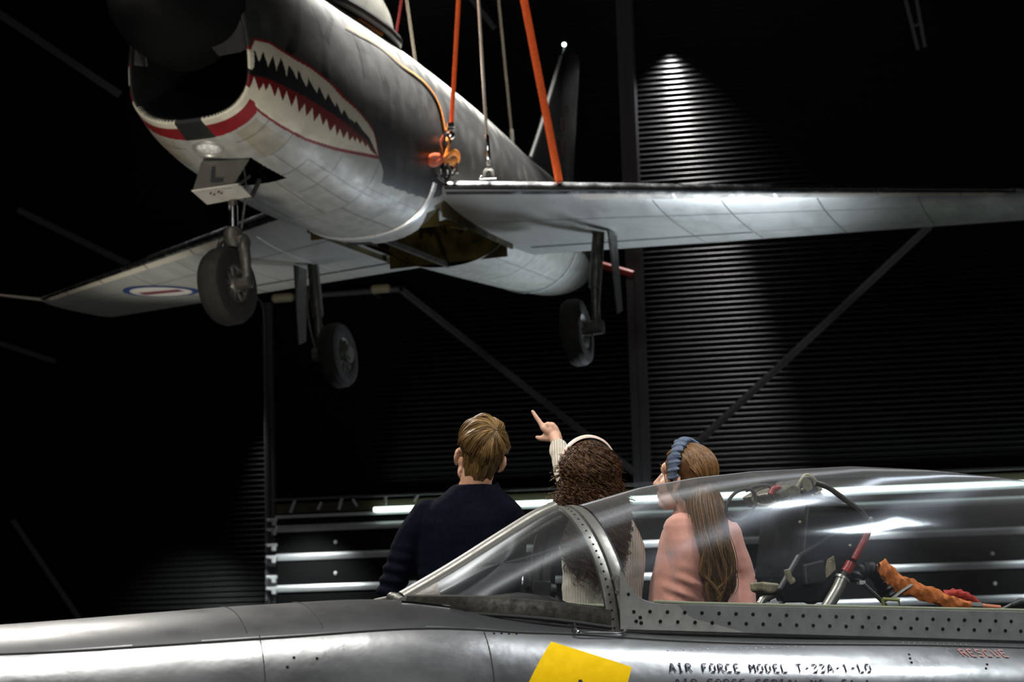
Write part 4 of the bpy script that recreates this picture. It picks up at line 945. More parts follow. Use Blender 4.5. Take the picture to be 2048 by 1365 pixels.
stube('guide_tube',[(1630,966),(1655,975),(1690,1000),(1722,1024),(1738,1044)],.0085,m_tube,-.23)
b=MB(); q=tp(1740,1043,-.23)-so; b.sphere(q,.014,12); b.tube([q,q+np.array([-.01,0,-.03])],.012,10); b.build('tube_joint',m_tube,SEAT)
stube('catapult_rod',[(1737,1060),(1730,1078),(1708,1120)],.011,m_seatred,-.23); stube('catapult_knob',[(1702,1126),(1696,1138),(1690,1146)],.0155,m_seatred,-.23); stube('catapult_sleeve',[(1692,1146),(1684,1160)],.014,m_black,-.23)
stube('catapult_cylinder',[(1686,1156),(1674,1182),(1650,1222)],.019,m_silt,-.23)
b=MB(); b.lathe([(.019,-.004),(.023,-.004),(.023,.004),(.019,.004)],tp(1685,1158,-.23)-so,tp(1650,1222,-.23)-tp(1686,1156,-.23),16); b.build('collar',m_silt,SEAT)
stube('strut',[(1574,1140),(1578,1155),(1585,1166)],.010,m_beige,-.2); stube('strut_foot',[(1582,1164),(1588,1160)],.009,m_beige,-.2)
sbox('ratchet_plate',[(1524,1164),(1560,1168),(1562,1184),(1540,1188),(1526,1182)],-.14,-.05,m_beige)
stube('seat_tube',[(1520,1210),(1530,1196),(1552,1185)],.012,m_silt,-.1); sbox('ground_tag',[(1541,1202),(1552,1197),(1556,1206),(1553,1214),(1540,1214)],-.2,-.198,mat('clear_tag',(.5,.5,.5),.3),bev=.001)
sbox('belt_block',[(1608,1130),(1650,1120),(1655,1165),(1612,1172)],-.22,-.2,m_black); stube('harness_lead',[(1560,1210),(1585,1195),(1620,1206),(1640,1200)],.006,m_black,-.18)
for (u,v) in ((1600,1045),(1700,1092),(1660,1125),(1605,980),(1625,992)):
    b=MB(); b.sphere(tp(u,v,-.20 if v>1100 else -.175)-so,.005,8); b.build('rivet',m_beige,SEAT)
sbox('headrest_chip',[(1630,984),(1640,990),(1662,1020),(1652,1024),(1636,1004)],-.093,-.0905,m_beige,bev=.0005)
sbox('headrest_chip',[(1604,962),(1612,955),(1622,962),(1626,978),(1616,984),(1606,976)],-.093,-.0905,m_beige,bev=.0005)
sbox('paint_chip',[(1655,1120),(1668,1112),(1672,1140),(1652,1158),(1648,1150)],-.203,-.2005,m_beige,bev=.0005)
# black cockpit lamp / boot beside the seat
t,o=ST_('cockpit_hose','black ribbed hose elbow in the cockpit beside the orange strap','hose',1735,1160,-.1)
b=MB(); pts=smoothpath([tp(u,v,-.1)-o for u,v in ((1712,1165),(1718,1146),(1738,1140),(1756,1152),(1768,1176),(1778,1200))],40); b.tube(pts,.024+.003*np.sin(np.arange(40)*1.6),14); b.build('hose_body',m_black,t)
b=MB(); b.box(tp(1722,1166,-.12)-o,(.02,.02,.012)); b.build('label_plate',mat('white_tag',(.55,.55,.52),.5),t,smooth=False)
t,o=ST_('webbing_strap','grey green webbing strap with buckle lying over the cockpit sill','strap',1780,1205,-.2)
b=MB(); b.tube(smoothpath([tp(u,v,-.2)-o for u,v in ((1726,1168),(1752,1192),(1772,1212))],12),.013,8,flat=(.3,1)); b.build('webbing',mat('grey_webbing',(.20,.20,.17),.7,noise=(60,.4)),t)
b=MB(); b.tube(smoothpath([tp(u,v,-.22)-o for u,v in ((1785,1198),(1802,1184),(1822,1171))],12),.013,8,flat=(.3,1)); b.build('webbing',MATS['grey_webbing'],t)
b=MB(); q=[tp(u,v,-.235)-o for u,v in ((1765,1199),(1798,1201),(1800,1216),(1768,1216))]; b.tube(q+[q[0]],.0055,8); b.build('buckle',mat('olive_buckle',(.26,.27,.07),.5),t)
# orange drogue / life preserver strap
t,o=ST_('orange_harness','crumpled orange harness strap stretched along the cockpit sill','harness',1800,1175,-.2)
pts=smoothpath([tp(u,v,-.2)-o for u,v in ((1757,1134),(1775,1145),(1795,1165),(1830,1180),(1870,1194),(1905,1206),(1940,1212))],60)
b=MB(); n=60; wid=np.interp(np.arange(n),[0,6,20,40,59],[.013,.028,.026,.022,.012]); R=[]
for i,p in enumerate(pts):
    r=[]
    for a in np.linspace(0,2*PI,17)[:-1]:
        k=1+.16*math.sin(3*a+i*.55)+.10*math.sin(5*a-i*.9); r.append(p+np.array([.15*math.sin(a)*wid[i],.6*wid[i]*math.cos(a)*k,wid[i]*math.sin(a)*k]))
    R.append(r)
b.grid(np.array(R),closev=True); b.build('webbing',mat('orange_fabric',(.62,.17,.03),.75,noise=(60,.5)),t)
b=MB(); R=[]
pts2=smoothpath([tp(u,v,-.16)-o for u,v in ((1885,1192),(1910,1188),(1935,1195),(1955,1208))],30)
for i,p in enumerate(pts2):
    R.append([p+np.array([0,.014*math.cos(a),.013*math.sin(a)*(1+.3*math.sin(4*a+i))]) for a in np.linspace(0,2*PI,13)[:-1]])
b.grid(np.array(R),closev=True); b.build('red_fold',mat('red_fabric',(.42,.03,.015),.75,noise=(60,.4)),t)
b=MB(); b.tube([tp(u,v,-.2)-o for u,v in ((1940,1212),(1955,1213),(1962,1213))],.011,8); b.build('clip',m_silt,t)
b=MB(); b.tube(smoothpath([tp(u,v,-.2)-o for u,v in ((1962,1212),(1978,1214),(2000,1216))],8),.007,8); b.build('orange_tip',mat('salmon_webbing',(.60,.20,.11),.7),t)
t,o=ST_('cockpit_cable','thin grey cable with black plug at the right edge of the cockpit','cable',2020,1208,-.18)
b=MB(); b.tube(smoothpath([tp(u,v,-.18)-o for u,v in ((1992,1224),(2010,1216),(2030,1206),(2060,1196))],14),.004,8); b.build('wire',m_silt,t)
b=MB(); b.tube([tp(u,v,-.18)-o for u,v in ((2022,1212),(2038,1206),(2062,1207))],[.008,.013,.014],10); b.build('plug',m_black,t)
# ================================================================ three visitors
def remesh(name,b,voxel,mats,parent,smooth=6,folds=None,loc=None,smf=.5):
    "fuse closed shapes collected in b into one continuous skin"
    o=b.build(name+'_src',[],None,fixn=True); 
    md=o.modifiers.new('r','REMESH'); md.mode='VOXEL'; md.voxel_size=voxel; md.use_smooth_shade=True
    if smooth: s=o.modifiers.new('s','SMOOTH'); s.iterations=smooth; s.factor=smf
    dg=bpy.context.evaluated_depsgraph_get(); me=bpy.data.meshes.new_from_object(o.evaluated_get(dg)); old=o.data; bpy.data.objects.remove(o); bpy.data.meshes.remove(old)
    n=len(me.vertices); V=np.zeros(n*3,np.float32); me.vertices.foreach_get('co',V); V=V.reshape(-1,3).astype(float)
    if folds:
        N=np.zeros(n*3,np.float32); me.vertices.foreach_get('normal',N); N=N.reshape(-1,3); V=V+N*folds(V)[:,None]
    if loc is not None: V=V-np.asarray(loc)
    me.vertices.foreach_set('co',V.astype(np.float32).ravel()); me.name=name
    me.materials.clear()
    for m in (mats if isinstance(mats,(list,tuple)) else [mats]): me.materials.append(m)
    me.polygons.foreach_set('use_smooth',[True]*len(me.polygons)); me.update()
    ob=bpy.data.objects.new(name,me); COL.objects.link(ob); ob.parent=parent; return ob
def cap(b,pts,rs,seg=14):
    "closed tapered limb through points"
    q=smoothpath(pts,max(8,6*len(pts))) if len(pts)>2 else np.array([np.array(pts[0])*(1-t)+np.array(pts[1])*t for t in np.linspace(0,1,6)])
    r=np.interp(np.linspace(0,1,len(q)),np.linspace(0,1,len(rs)),rs)
    b.tube(q,r,seg); b.sphere(q[0],r[0],seg); b.sphere(q[-1],r[-1],seg)
def loft(b,secs,seg=36):
    "closed trunk from (centre, rx, ry[, yaw]) sections"
    R=[]
    for s in secs:
        c,rx,ry=np.asarray(s[0],float),s[1],s[2]; yw=s[3] if len(s)>3 else 0
        R.append([c+np.array([math.cos(yw)*rx*math.copysign(abs(math.cos(a))**.85,math.cos(a))-math.sin(yw)*ry*math.sin(a),math.sin(yw)*rx*math.copysign(abs(math.cos(a))**.85,math.cos(a))+math.cos(yw)*ry*math.sin(a),0]) for a in np.linspace(0,2*PI,seg+1)[:-1]])
    k=b.n; b.grid(np.array(R),closev=True); b.f.append([k+i for i in range(seg)][::-1]); b.mi.append(0); b.f.append([k+(len(R)-1)*seg+i for i in range(seg)]); b.mi.append(0)
def headframe(yaw,pitch,roll):
    "columns: right, face, up.  yaw 0 looks away from the camera, + turns left"
    f=np.array([-math.sin(yaw),math.cos(yaw),0]); r=np.array([math.cos(yaw),math.sin(yaw),0]); u=np.array([0,0,1.])
    f2=math.cos(pitch)*f+math.sin(pitch)*u; u2=-math.sin(pitch)*f+math.cos(pitch)*u
    r3=math.cos(roll)*r-math.sin(roll)*u2; u3=math.sin(roll)*r+math.cos(roll)*u2
    return np.stack([r3,f2,u3],1)
def head(b,c,R,k=1.):
    H=lambda x,y,z: np.asarray(c)+R@(np.array([x,y,z])*k)
    S=lambda p,r: b.sphere(H(*p),np.array(r)*k,20,R)
    S((0,-.012,.022),(.074,.095,.086)); S((0,.030,-.045),(.060,.064,.085)); S((0,.058,-.112),(.030,.030,.024)); S((0,.066,.012),(.054,.026,.030))
    for s in (-1,1): S((s*.044,.040,-.050),(.026,.036,.034)); S((s*.042,.02,-.09),(.022,.04,.026))
    cap(b,[H(0,.088,-.008),H(0,.104,-.036),H(0,.112,-.052)],[.009*k,.011*k,.014*k],10)
    for s in (-1,1): S((s*.012,.098,-.055),(.008,.010,.008))
    S((0,.086,-.082),(.024,.014,.008)); S((0,.083,-.094),(.021,.014,.009)); S((0,.074,-.104),(.020,.014,.010))
    for s in (-1,1):
        cap(b,[H(s*.072,-.006,-.005),H(s*.083,-.022,-.008),H(s*.085,-.026,-.032),H(s*.079,-.014,-.055),H(s*.073,.0,-.062)],[.007*k,.008*k,.008*k,.007*k,.006*k],8)
        S((s*.078,-.010,-.03),(.008,.014,.026))
    return H
def eyes(parent,H,R,c,loc,k=1.):
    for s in (-1,1):
        b=MB(); b.sphere(H(s*.031,.0725,-.014)-loc,.0098*k,14); b.sphere(H(s*.031,.0785,-.014)-loc,.0044*k,10,mi=1); b.build('eye',[m_eye,m_iris],parent)
def strands(name,paths,rad,mats,parent,loc,seg=4,tap=True):
    b=MB(); vs=[];fs=[];mi=[];n0=0
    for pth in paths:
        q=np.asarray(pth,float)-loc; n=len(q); t=np.gradient(q,axis=0); t/=np.maximum(np.linalg.norm(t,axis=1,keepdims=True),1e-9)
        a=np.array([.31,.52,.79]); e=np.cross(t,a); e/=np.maximum(np.linalg.norm(e,axis=1,keepdims=True),1e-9); g=np.cross(t,e)
        r=rad*(.75+.5*random.random())*(np.sin(np.linspace(.35,PI-.12,n))**.5 if tap else 1)
        r=np.broadcast_to(r,(n,)); an=np.arange(seg)*2*PI/seg
        V=q[:,None,:]+r[:,None,None]*(np.cos(an)[None,:,None]*e[:,None,:]+np.sin(an)[None,:,None]*g[:,None,:])
        ii,jj=np.meshgrid(np.arange(n-1),np.arange(seg),indexing='ij'); j2=(jj+1)%seg
        fs.append((np.stack([ii*seg+jj,ii*seg+j2,(ii+1)*seg+j2,(ii+1)*seg+jj],-1).reshape(-1,4))+n0); vs.append(V.reshape(-1,3)); n0+=n*seg
        mi.append(np.full((n-1)*seg,random.randrange(len(mats)),np.int32))
    o=npmesh(name,np.concatenate(vs),np.concatenate(fs),mats,parent); o.data.polygons.foreach_set('material_index',np.concatenate(mi)); o.data.update(); return o
def hairmat(name,col,rough=.38):
    return mat(name,col,rough,0,noise=(90,.35),spec=.28)
m_eye=mat('eye_white',(.6,.58,.55),.2); m_iris=mat('eye_iris',(.03,.02,.015),.2)
def skinmat(name,col):
    m=mat(name,col,.48,0,noise=(25,.12),spec=.4); p=m.node_tree.nodes['Principled BSDF']; p.inputs['Subsurface Weight'].default_value=.15; p.inputs['Subsurface Radius'].default_value=(.012,.004,.002); return m
m_sk=skinmat('fair_skin',(.56,.31,.20)); m_sk2=skinmat('light_skin',(.60,.36,.25))
m_navy=mat('navy_knit',(.0012,.0020,.0075),.95,0,noise=(70,.3),spec=.12,bump=(220,.25,.004))
m_trou=mat('dark_trousers',(.012,.013,.017),.8,0,noise=(50,.3)); m_shoe=mat('dark_shoe',(.02,.018,.017),.5)
m_pink=mat('pink_sweatshirt',(.64,.29,.21),.85,0,noise=(45,.10),sheen=.25,bump=(200,.2,.003))
def ribmat():
    m=mat('cream_rib_knit',(.60,.54,.43),.85,0,sheen=.3); nt=m.node_tree; N=nt.nodes; L=nt.links
    tc=N.new('ShaderNodeTexCoord'); wv=N.new('ShaderNodeTexWave'); wv.wave_type='BANDS'; wv.bands_direction='X'; wv.inputs['Scale'].default_value=36; wv.inputs['Distortion'].default_value=.4; wv.inputs['Detail'].default_value=1
    L.new(tc.outputs['Object'],wv.inputs['Vector']); bp=N.new('ShaderNodeBump'); bp.inputs['Strength'].default_value=.8; bp.inputs['Distance'].default_value=.006
    L.new(wv.outputs['Fac'],bp.inputs['Height']); L.new(bp.outputs[0],N['Principled BSDF'].inputs['Normal']); return m
m_rib=ribmat()
def nz3(V,s): return np.array([mnoise.noise(Vector((float(a)*s,float(b_)*s,float(c)*s))) for a,b_,c in V])
def foldfn(a1,s1,a2,s2):
    return lambda V: a1*nz3(V*np.array([1,1,.55]),s1)+a2*nz3(V*np.array([.7,.7,1.6])+3,s2)
def legs(b,hipL,hipR,foot,r=.085):
    for h,fx in ((hipL,-.10),(hipR,.10)):
        h=np.asarray(h); f=np.array([foot[0]+fx,foot[1],.10]); cap(b,[h,(h+f)/2+np.array([0,.02,0.02]),f],[r,r*.70,r*.55])
def shoes(parent,loc,foot,yaw):
    d=np.array([-math.sin(yaw),math.cos(yaw),0])
    for fx in (-.10,.10):
        b=MB(); f=np.array([foot[0]+fx,foot[1],.045]); b2=MB(); b2.sphere(f+d*.06,(.048,.135,.045),16,np.stack([np.array([d[1],-d[0],0]),d,UPZ],1)); b2.sphere(f-d*.02+UPZ*.03,(.045,.07,.05),14)
        q=b2.build('shoe',m_shoe,parent,loc=None); q.data.transform(Matrix.Translation([-float(c) for c in loc]))
# ---------------------------------------------------------------- man in navy
def man():
    D=7.0; g=lambda u,v,d=D: at(u,v,d)
    hc=g(962,902); R=headframe(0.10,math.radians(20),math.radians(11)); loc=np.array([g(935,1100)[0],7.0,0])
    root=thing('person','man in a navy knit pullover with short fair hair looking up','person',loc=loc,group='visitors looking up')
    b=MB(); H=head(b,hc,R,1.02)
    nb=g(950,985); cap(b,[H(0,-.030,-.055),H(0,-.035,-.105),nb],[.056,.055,.066])
    sh=[g(850,1045),g(1020,1050)]
    loft(b,[(g(945,975),.05,.06),(g(945,1000),.10,.08),(g(940,1025),.15,.095),(g(935,1070),.155,.11),(g(930,1150),.145,.11),(g(930,1240),.145,.11),(g(930,1300),.15,.115)])
    elL=g(779,1192,6.98); hdL=g(862,1262,6.93); elR=g(1014,1165,7.05); hdR=g(1006,1290,7.0)
    cap(b,[sh[0],g(822,1096),elL],[.044,.034,.026]); cap(b,[elL,hdL],[.026,.025]); cap(b,[sh[1],elR],[.05,.04]); cap(b,[elR,hdR],[.038,.028])
    for hd,dv in ((hdL,np.array([.05,.01,-.04])),(hdR,np.array([0,.01,-.06]))):
        b.sphere(hd+dv*.7,(.034,.022,.045),12)
        for k in range(4):
            o=np.array([(k-1.5)*.017,0,-.03-.004*abs(k-1.5)]); cap(b,[hd+dv+o*np.array([1,1,.6]),hd+dv*1.6+o+np.array([0,.012,-.03]),hd+dv*1.7+o+np.array([0,.02,-.055])],[.009,.0085,.0075],8)
        cap(b,[hd+dv*.4+np.array([.03,0,0]),hd+dv*1.3+np.array([.04,.015,-.02])],[.011,.009],8)
    hip=[g(905,1335),g(965,1335)]; foot=np.array([loc[0],7.0]); legs(b,hip[0],hip[1],foot,.075)
    body=remesh('body',b,.0055,m_sk,root,8,loc=loc); eyes(root,H,R,hc,loc)
    # pullover
    b=MB()
    loft(b,[(g(952,972),.078,.078),(g(950,984),.100,.088),(g(947,1000),.135,.098),(g(942,1020),.178,.108),(g(938,1045),.192,.12),(g(934,1085),.180,.13),(g(929,1150),.172,.13),(g(927,1210),.168,.13),(g(927,1262),.172,.135),(g(927,1292),.165,.13)])
    cap(b,[g(858,1035),g(816,1096),elL],[.066,.058,.045]); cap(b,[elL,hdL+np.array([-.015,0,.01])],[.044,.042]); cap(b,[g(1015,1040),g(1020,1100),elR],[.066,.062,.054]); cap(b,[elR,hdR],[.052,.042])
    def fold(V):
        base=.011*nz3(V*np.array([1,1,.45]),6)+.003*nz3(V*np.array([.7,.7,1.3])+3,14)
        arm=np.exp(-((V[:,0]-elL[0])/.10)**2)*np.clip((g(0,1100)[2]-V[:,2])/.1,0,1); return base+arm*.0045*np.sin(V[:,2]*150+V[:,0]*30)
    sw=remesh('pullover',b,.0065,m_navy,root,5,fold,loc=loc)
    b=MB(); an=np.linspace(0,2*PI,41)[:-1]; cc=g(955,967)
    P=[[cc-UPZ*.010+np.array([math.cos(a)*(.072+e*.010),math.sin(a)*(.068+e*.010),h+.018*math.sin(a)]) for a in an] for e,h in ((1.3,-.030),(.9,-.012),(.3,.006),(-.1,.012),(-.4,.006),(-.3,-.02))]
    P=np.array(P)-loc; b.grid(P,closev=True); b.build('collar',m_navy,root)
    b=MB(); loft(b,[(g(928,1280),.155,.125),(g(930,1310),.165,.13),(g(932,1345),.16,.13),(g(932,1370),.13,.12)]); legs(b,hip[0],hip[1],foot,.098); remesh('trousers',b,.010,m_trou,root,4,foldfn(.006,9,.003,20),loc=loc); shoes(root,loc,foot,0)
    # short fair hair
    hm=[hairmat('fair_hair_a',(.165,.092,.031)),hairmat('fair_hair_b',(.085,.045,.015)),hairmat('fair_hair_c',(.24,.145,.053))]
    b=MB(); k=1.02
    b.sphere(H(0,-.014,.030),np.array([.081,.099,.088]),26,R); b.sphere(H(0,-.040,-.035),np.array([.060,.044,.062]),20,R); b.sphere(H(0,.045,.065),np.array([.06,.05,.05]),18,R)
    hb=remesh('hair',b,.006,hm[1],root,3,lambda V:.003*nz3(V,60),loc=loc)
    whorl=np.array([.28,-.62,.73]); whorl/=np.linalg.norm(whorl); paths=[]
    rad=np.array([.0835,.1025,.0945])*k; cen=np.array([0,-.016,.026])
    for i in range(3600):
        t=rng.normal(size=3); t-=whorl*(t@whorl); t/=np.linalg.norm(t); sw_=np.cross(whorl,t)
        p0=rng.uniform(0,1.35)**1.15+.02; ln=rng.uniform(.4,1.0); pts=[]; lift=rng.uniform(.985,1.055); ok=True
        for j,ph in enumerate(np.linspace(p0,p0+ln,10)):
            sp=.35*ph; d=math.cos(ph)*whorl+math.sin(ph)*(t*math.cos(sp)+sw_*math.sin(sp))
            if d[2]<-.30 and d[1]>-.42: ok=False;break
            if d[1]>.62 and d[2]<.50: ok=False;break
            if abs(d[0])>.80 and d[2]<-.12: ok=False;break
            rr=rad*lift*(1+(.034*math.sin(7*math.atan2(t[1],t[0])+3.0*ph)+.020*math.sin(15*math.atan2(t[1],t[0])-2*ph))*min(1,ph*1.3))
            if d[2]<-.1: rr=rr*(1-.08*min(1,(-.1-d[2])/.6)); 
            q=cen+rr*d*(1.0 if j<6 else 1.0-.016*(j-5)); 
            if d[2]<-.2: q=q+np.array([0,.006,-.018*(-.2-d[2])])
            pts.append(H(*(q/1.0)))
        lim=hc[2]-.118-.016*rng.random(); pts=[q for q in pts if q[2]>lim]; ok=ok or (len(pts)>3)
        if ok and len(pts)>3: paths.append(pts)
    for i in range(900):   # clipped nape below the longer top
        f=rng.uniform(-1.25,1.25); pts=[]; t1=rng.uniform(.55,1.0); t0=rng.uniform(0,.45)
        for t in np.linspace(t0,t0+(1.08-t0)*t1,8): pts.append(H(math.sin(f)*(.079-.036*t)+.004*math.sin(9*f),-.020-math.cos(f)*(.088-.030*t**1.4),.012-.118*t))
        paths.append(pts)
    strands('hair_strand',paths,.0021,hm,hb,loc*0+0,3)
    return root
def fix_child_offset(o,loc):
    o.data.transform(Matrix.Translation([-float(c) for c in loc]))
MAN=man()
for o in MAN.children_recursive:
    if o.name.startswith('hair_strand'): fix_child_offset(o,MAN.location)
# ---------------------------------------------------------------- pointing woman with curly hair
def curly():
    D=7.0; g=lambda u,v,d=D: at(u,v,d)
    hc=g(1176,952); R=headframe(.18,math.radians(16),math.radians(4)); loc=np.array([g(1193,1100)[0],7.0,0])
    root=thing('person','woman in a cream rib sweater with long curly brown hair pointing up','person',loc=loc,group='visitors looking up')
    b=MB(); H=head(b,hc,R,.96); nb=g(1188,1035); cap(b,[H(0,-.03,-.055),H(0,-.03,-.10),nb],[.050,.048,.055])
    shL=g(1140,1060,7.02); shR=g(1245,1060,7.02); loft(b,[(g(1190,1025),.05,.05),(g(1190,1050),.11,.075),(g(1192,1085),.125,.09),(g(1193,1150),.108,.085),(g(1193,1200),.10,.085),(g(1193,1270),.125,.10),(g(1193,1320),.135,.105)])
    el=g(1146,996,7.27); wr=g(1112,882,7.44); kn=g(1095,853,7.50)
    cap(b,[shL,el],[.045,.036]); cap(b,[el,wr],[.034,.0215])
    # pointing hand: back of the hand towards the camera
    dh=7.47; P_=lambda u,v,e=0.: at(u,v,dh+e)
    cap(b,[wr,P_(1108,872)],[.022,.024]); 
    for (u,v,e,r) in ((1100,862,.0,.021),(1108,864,.005,.022),(1096,868,.01,.019),(1112,870,.0,.020)): b.sphere(P_(u,v,e),r,14)
    for (u0,v0,u1,v1) in ((1112,880,1088,857),(1114,878,1096,850),(1116,876,1105,851),(1118,878,1110,857)): cap(b,[P_(u0,v0),P_(u1,v1,-.004)],[.014,.0125],10)
    cap(b,[P_(1087,858),P_(1081,847,.004),P_(1072,834,.010),P_(1065,823,.016)],[.0118,.0098,.0088,.0068],12)   # index finger
    for (a,m_,e_) in (((1096,850),(1090,857,.030),(1097,867,.034)),((1104,850),(1100,858,.034),(1105,868,.036)),((1111,857),(1108,863,.032),(1111,872,.032))):  # curled fingers folded beyond the palm
        cap(b,[P_(*a),P_(a[0]-3,a[1]+1,.018),P_(m_[0],m_[1],m_[2]),P_(*e_)],[.0112,.0105,.0098,.0085],10)
    cap(b,[P_(1102,878),P_(1090,877,.006),P_(1080,877,.010),P_(1074,875,.013)],[.0135,.0125,.0105,.0078],10)  # thumb tucked along the side
    elR=g(1262,1150,7.04); hr=g(1258,1235,6.98); cap(b,[shR,elR],[.045,.036]); cap(b,[elR,hr],[.033,.024]); b.sphere(hr+np.array([0,0,-.05]),(.03,.02,.04),12)
    for k in range(4): cap(b,[hr+np.array([(k-1.5)*.015,0,-.075]),hr+np.array([(k-1.5)*.015,.015,-.13+.006*abs(k-1.5)])],[.0085,.007],8)
    cap(b,[hr+np.array([-.025,0,-.04]),hr+np.array([-.035,.02,-.085])],[.010,.008],8)
    foot=np.array([loc[0],7.0]); hip=[g(1165,1330),g(1222,1330)]; legs(b,hip[0],hip[1],foot,.072)
    remesh('body',b,.0042,m_sk2,root,4,loc=loc); eyes(root,H,R,hc,loc,.96)
    b=MB()
    loft(b,[(g(1188,1035),.058,.06),(g(1189,1048),.105,.078),(g(1191,1068),.134,.092),(g(1193,1100),.132,.102),(g(1193,1150),.120,.098),(g(1193,1200),.122,.10),(g(1193,1260),.135,.112),(g(1193,1290),.13,.11)])
    cap(b,[g(1150,1065),(shL+el)/2,el],[.060,.055,.048]); q=el*.18+wr*.82; cap(b,[el,(el+q)/2,q],[.047,.040,.033]); cap(b,[el*.26+wr*.74,el*.13+wr*.87],[.0365,.036]); cap(b,[g(1238,1062),g(1258,1100),elR],[.058,.055,.045]); cap(b,[elR,hr],[.044,.036])
    remesh('sweater',b,.005,m_rib,root,3,foldfn(.006,9,.003,22),loc=loc)
    b=MB(); loft(b,[(g(1193,1270),.12,.105),(g(1193,1310),.145,.115),(g(1193,1345),.15,.12),(g(1193,1375),.12,.11)]); legs(b,hip[0],hip[1],foot,.09); remesh('trousers',b,.010,m_trou,root,4,loc=loc); shoes(root,loc,foot,0)
    # curls
    hm=[hairmat('curl_brown_a',(.060,.026,.010)),hairmat('curl_brown_b',(.115,.056,.021)),hairmat('curl_brown_c',(.030,.012,.005))]
    b=MB(); b.sphere(H(0,-.014,.026),np.array([.078,.098,.088]),24,R); b.sphere(H(0,-.05,-.05),np.array([.075,.058,.08]),18,R)
    cap(b,[H(0,-.07,-.06),g(1190,1075,6.90),g(1196,1140,6.885)],[.065,.066,.035]); hb=remesh('hair',b,.008,hm[2],root,4,lambda V:.010*nz3(V,35),loc=loc)
    paths=[]
    zz=[hc[2]+.10,hc[2]+.05,hc[2],hc[2]-.06,hc[2]-.12,hc[2]-.22,hc[2]-.32,hc[2]-.42,hc[2]-.50][::-1]
    rx=[.035,.075,.090,.110,.128,.126,.112,.088,.05][::-1]; ry=[.05,.09,.105,.112,.115,.115,.11,.10,.085][::-1]
    RQ=np.array([.086,.104,.096]); cq=np.array([0,-.014,.026])
    for i in range(620):
        a=rng.uniform(-1.75,1.75); k=rng.uniform(.78,1.03); f0=rng.uniform(.02,1.35); L=rng.uniform(.14,.46)*(1-.25*abs(a)/1.75)
        if rng.random()<.3: L*=.6
        amp=rng.uniform(.006,.0125); pit=rng.uniform(.030,.050); ph=rng.uniform(0,6.28); pts=[]; a2=a+rng.normal(0,.12); lift=rng.uniform(.97,1.07)
        base=[]
        for f in np.arange(f0,1.52,.055):   # over the crown, parted down the middle
            d=np.array([math.sin(a)*math.sin(f),-math.cos(a)*math.sin(f)+.18*(1-f/1.5),math.cos(f)]); base.append(H(*(cq+RQ*lift*(1+.16*max(0,f-.6))*d)))
        if not base: base=[H(*(cq+RQ*lift*np.array([math.sin(a),-math.cos(a),.05])))]
        z0=base[-1][2]; n=int(L/.0065)
        for j in range(1,n):
            t=j/(n-1); z=z0-L*t; aa=a*(1-t)+a2*t; X_=np.interp(z,zz,rx)*k; Y_=np.interp(z,zz,ry)*k
            w=min(1,t*4); q=np.array([hc[0]+.004+(hc[2]-z)*.035+X_*math.sin(aa),hc[1]-.010-Y_*math.cos(aa),z]); p0=base[len(base)-1] if j==1 else p0
            base.append(np.array([p0[0]*(1-w)+q[0]*w,p0[1]*(1-w)+q[1]*w,z]))
        base=smoothpath(base,int(len(base)*1.6)) if len(base)<40 else np.array(base); sl_=0
        for j,q in enumerate(base):
            if j: sl_+=np.linalg.norm(q-base[j-1])
            e=amp*min(1,.35+sl_*9); th=ph+2*PI*sl_/pit; pts.append((q[0]+e*math.cos(th),q[1]+e*math.sin(th),q[2]+e*.5*math.sin(th*.5)))
        pts=np.array(pts); m_=len(pts)
        for c_ in range(5):   # each curl is a lock of several fine hairs
            of=rng.normal(0,.0026,3); q0=pts*1.0; ramp=np.linspace(.5,1.5,m_)[:,None]; q0=q0+of*ramp+.0012*np.sin(np.arange(m_)[:,None]*.5+rng.uniform(0,6,3)); paths.append(q0[:max(6,int(m_*rng.uniform(.86,1)))])
    for i in range(130): # flyaway frizz
        a=rng.uniform(-1.7,1.7); z0=hc[2]+rng.uniform(-.12,.09); X_=np.interp(z0,zz,rx); Y_=np.interp(z0,zz,ry); p=np.array([hc[0]+X_*math.sin(a),hc[1]-.01-Y_*math.cos(a),z0]); d=np.array([math.sin(a),-math.cos(a)*.5,rng.uniform(-.3,.5)]); pts=[]
        for j in range(14): t=j/13; pts.append(p+d*.045*t+np.array([.006*math.sin(j*.9+i),.006*math.cos(j*.8+i),-.02*t*t]))
        paths.append(pts)
    o=strands('hair_strand',paths,.0017,hm,hb,loc,3)
    # pale hairband
    b=MB(); an=np.linspace(-1.9,1.9,60); cen=H(0,.020,.028); R2=[]
    for a in an:
        rd=R[:,0]*math.sin(a)+R[:,2]*math.cos(a); c=cen+R[:,0]*math.sin(a)*.097+R[:,2]*math.cos(a)*.108
        R2.append([c+rd*x+R[:,1]*y-loc for x,y in ((0,-.016),(.005,-.013),(.006,0),(.005,.013),(0,.016),(-.003,0))])
    b.grid(np.array(R2),closev=True); b.build('hairband',mat('pale_pink_band',(.72,.55,.46),.5,0),root)
    return root
CUR=curly()
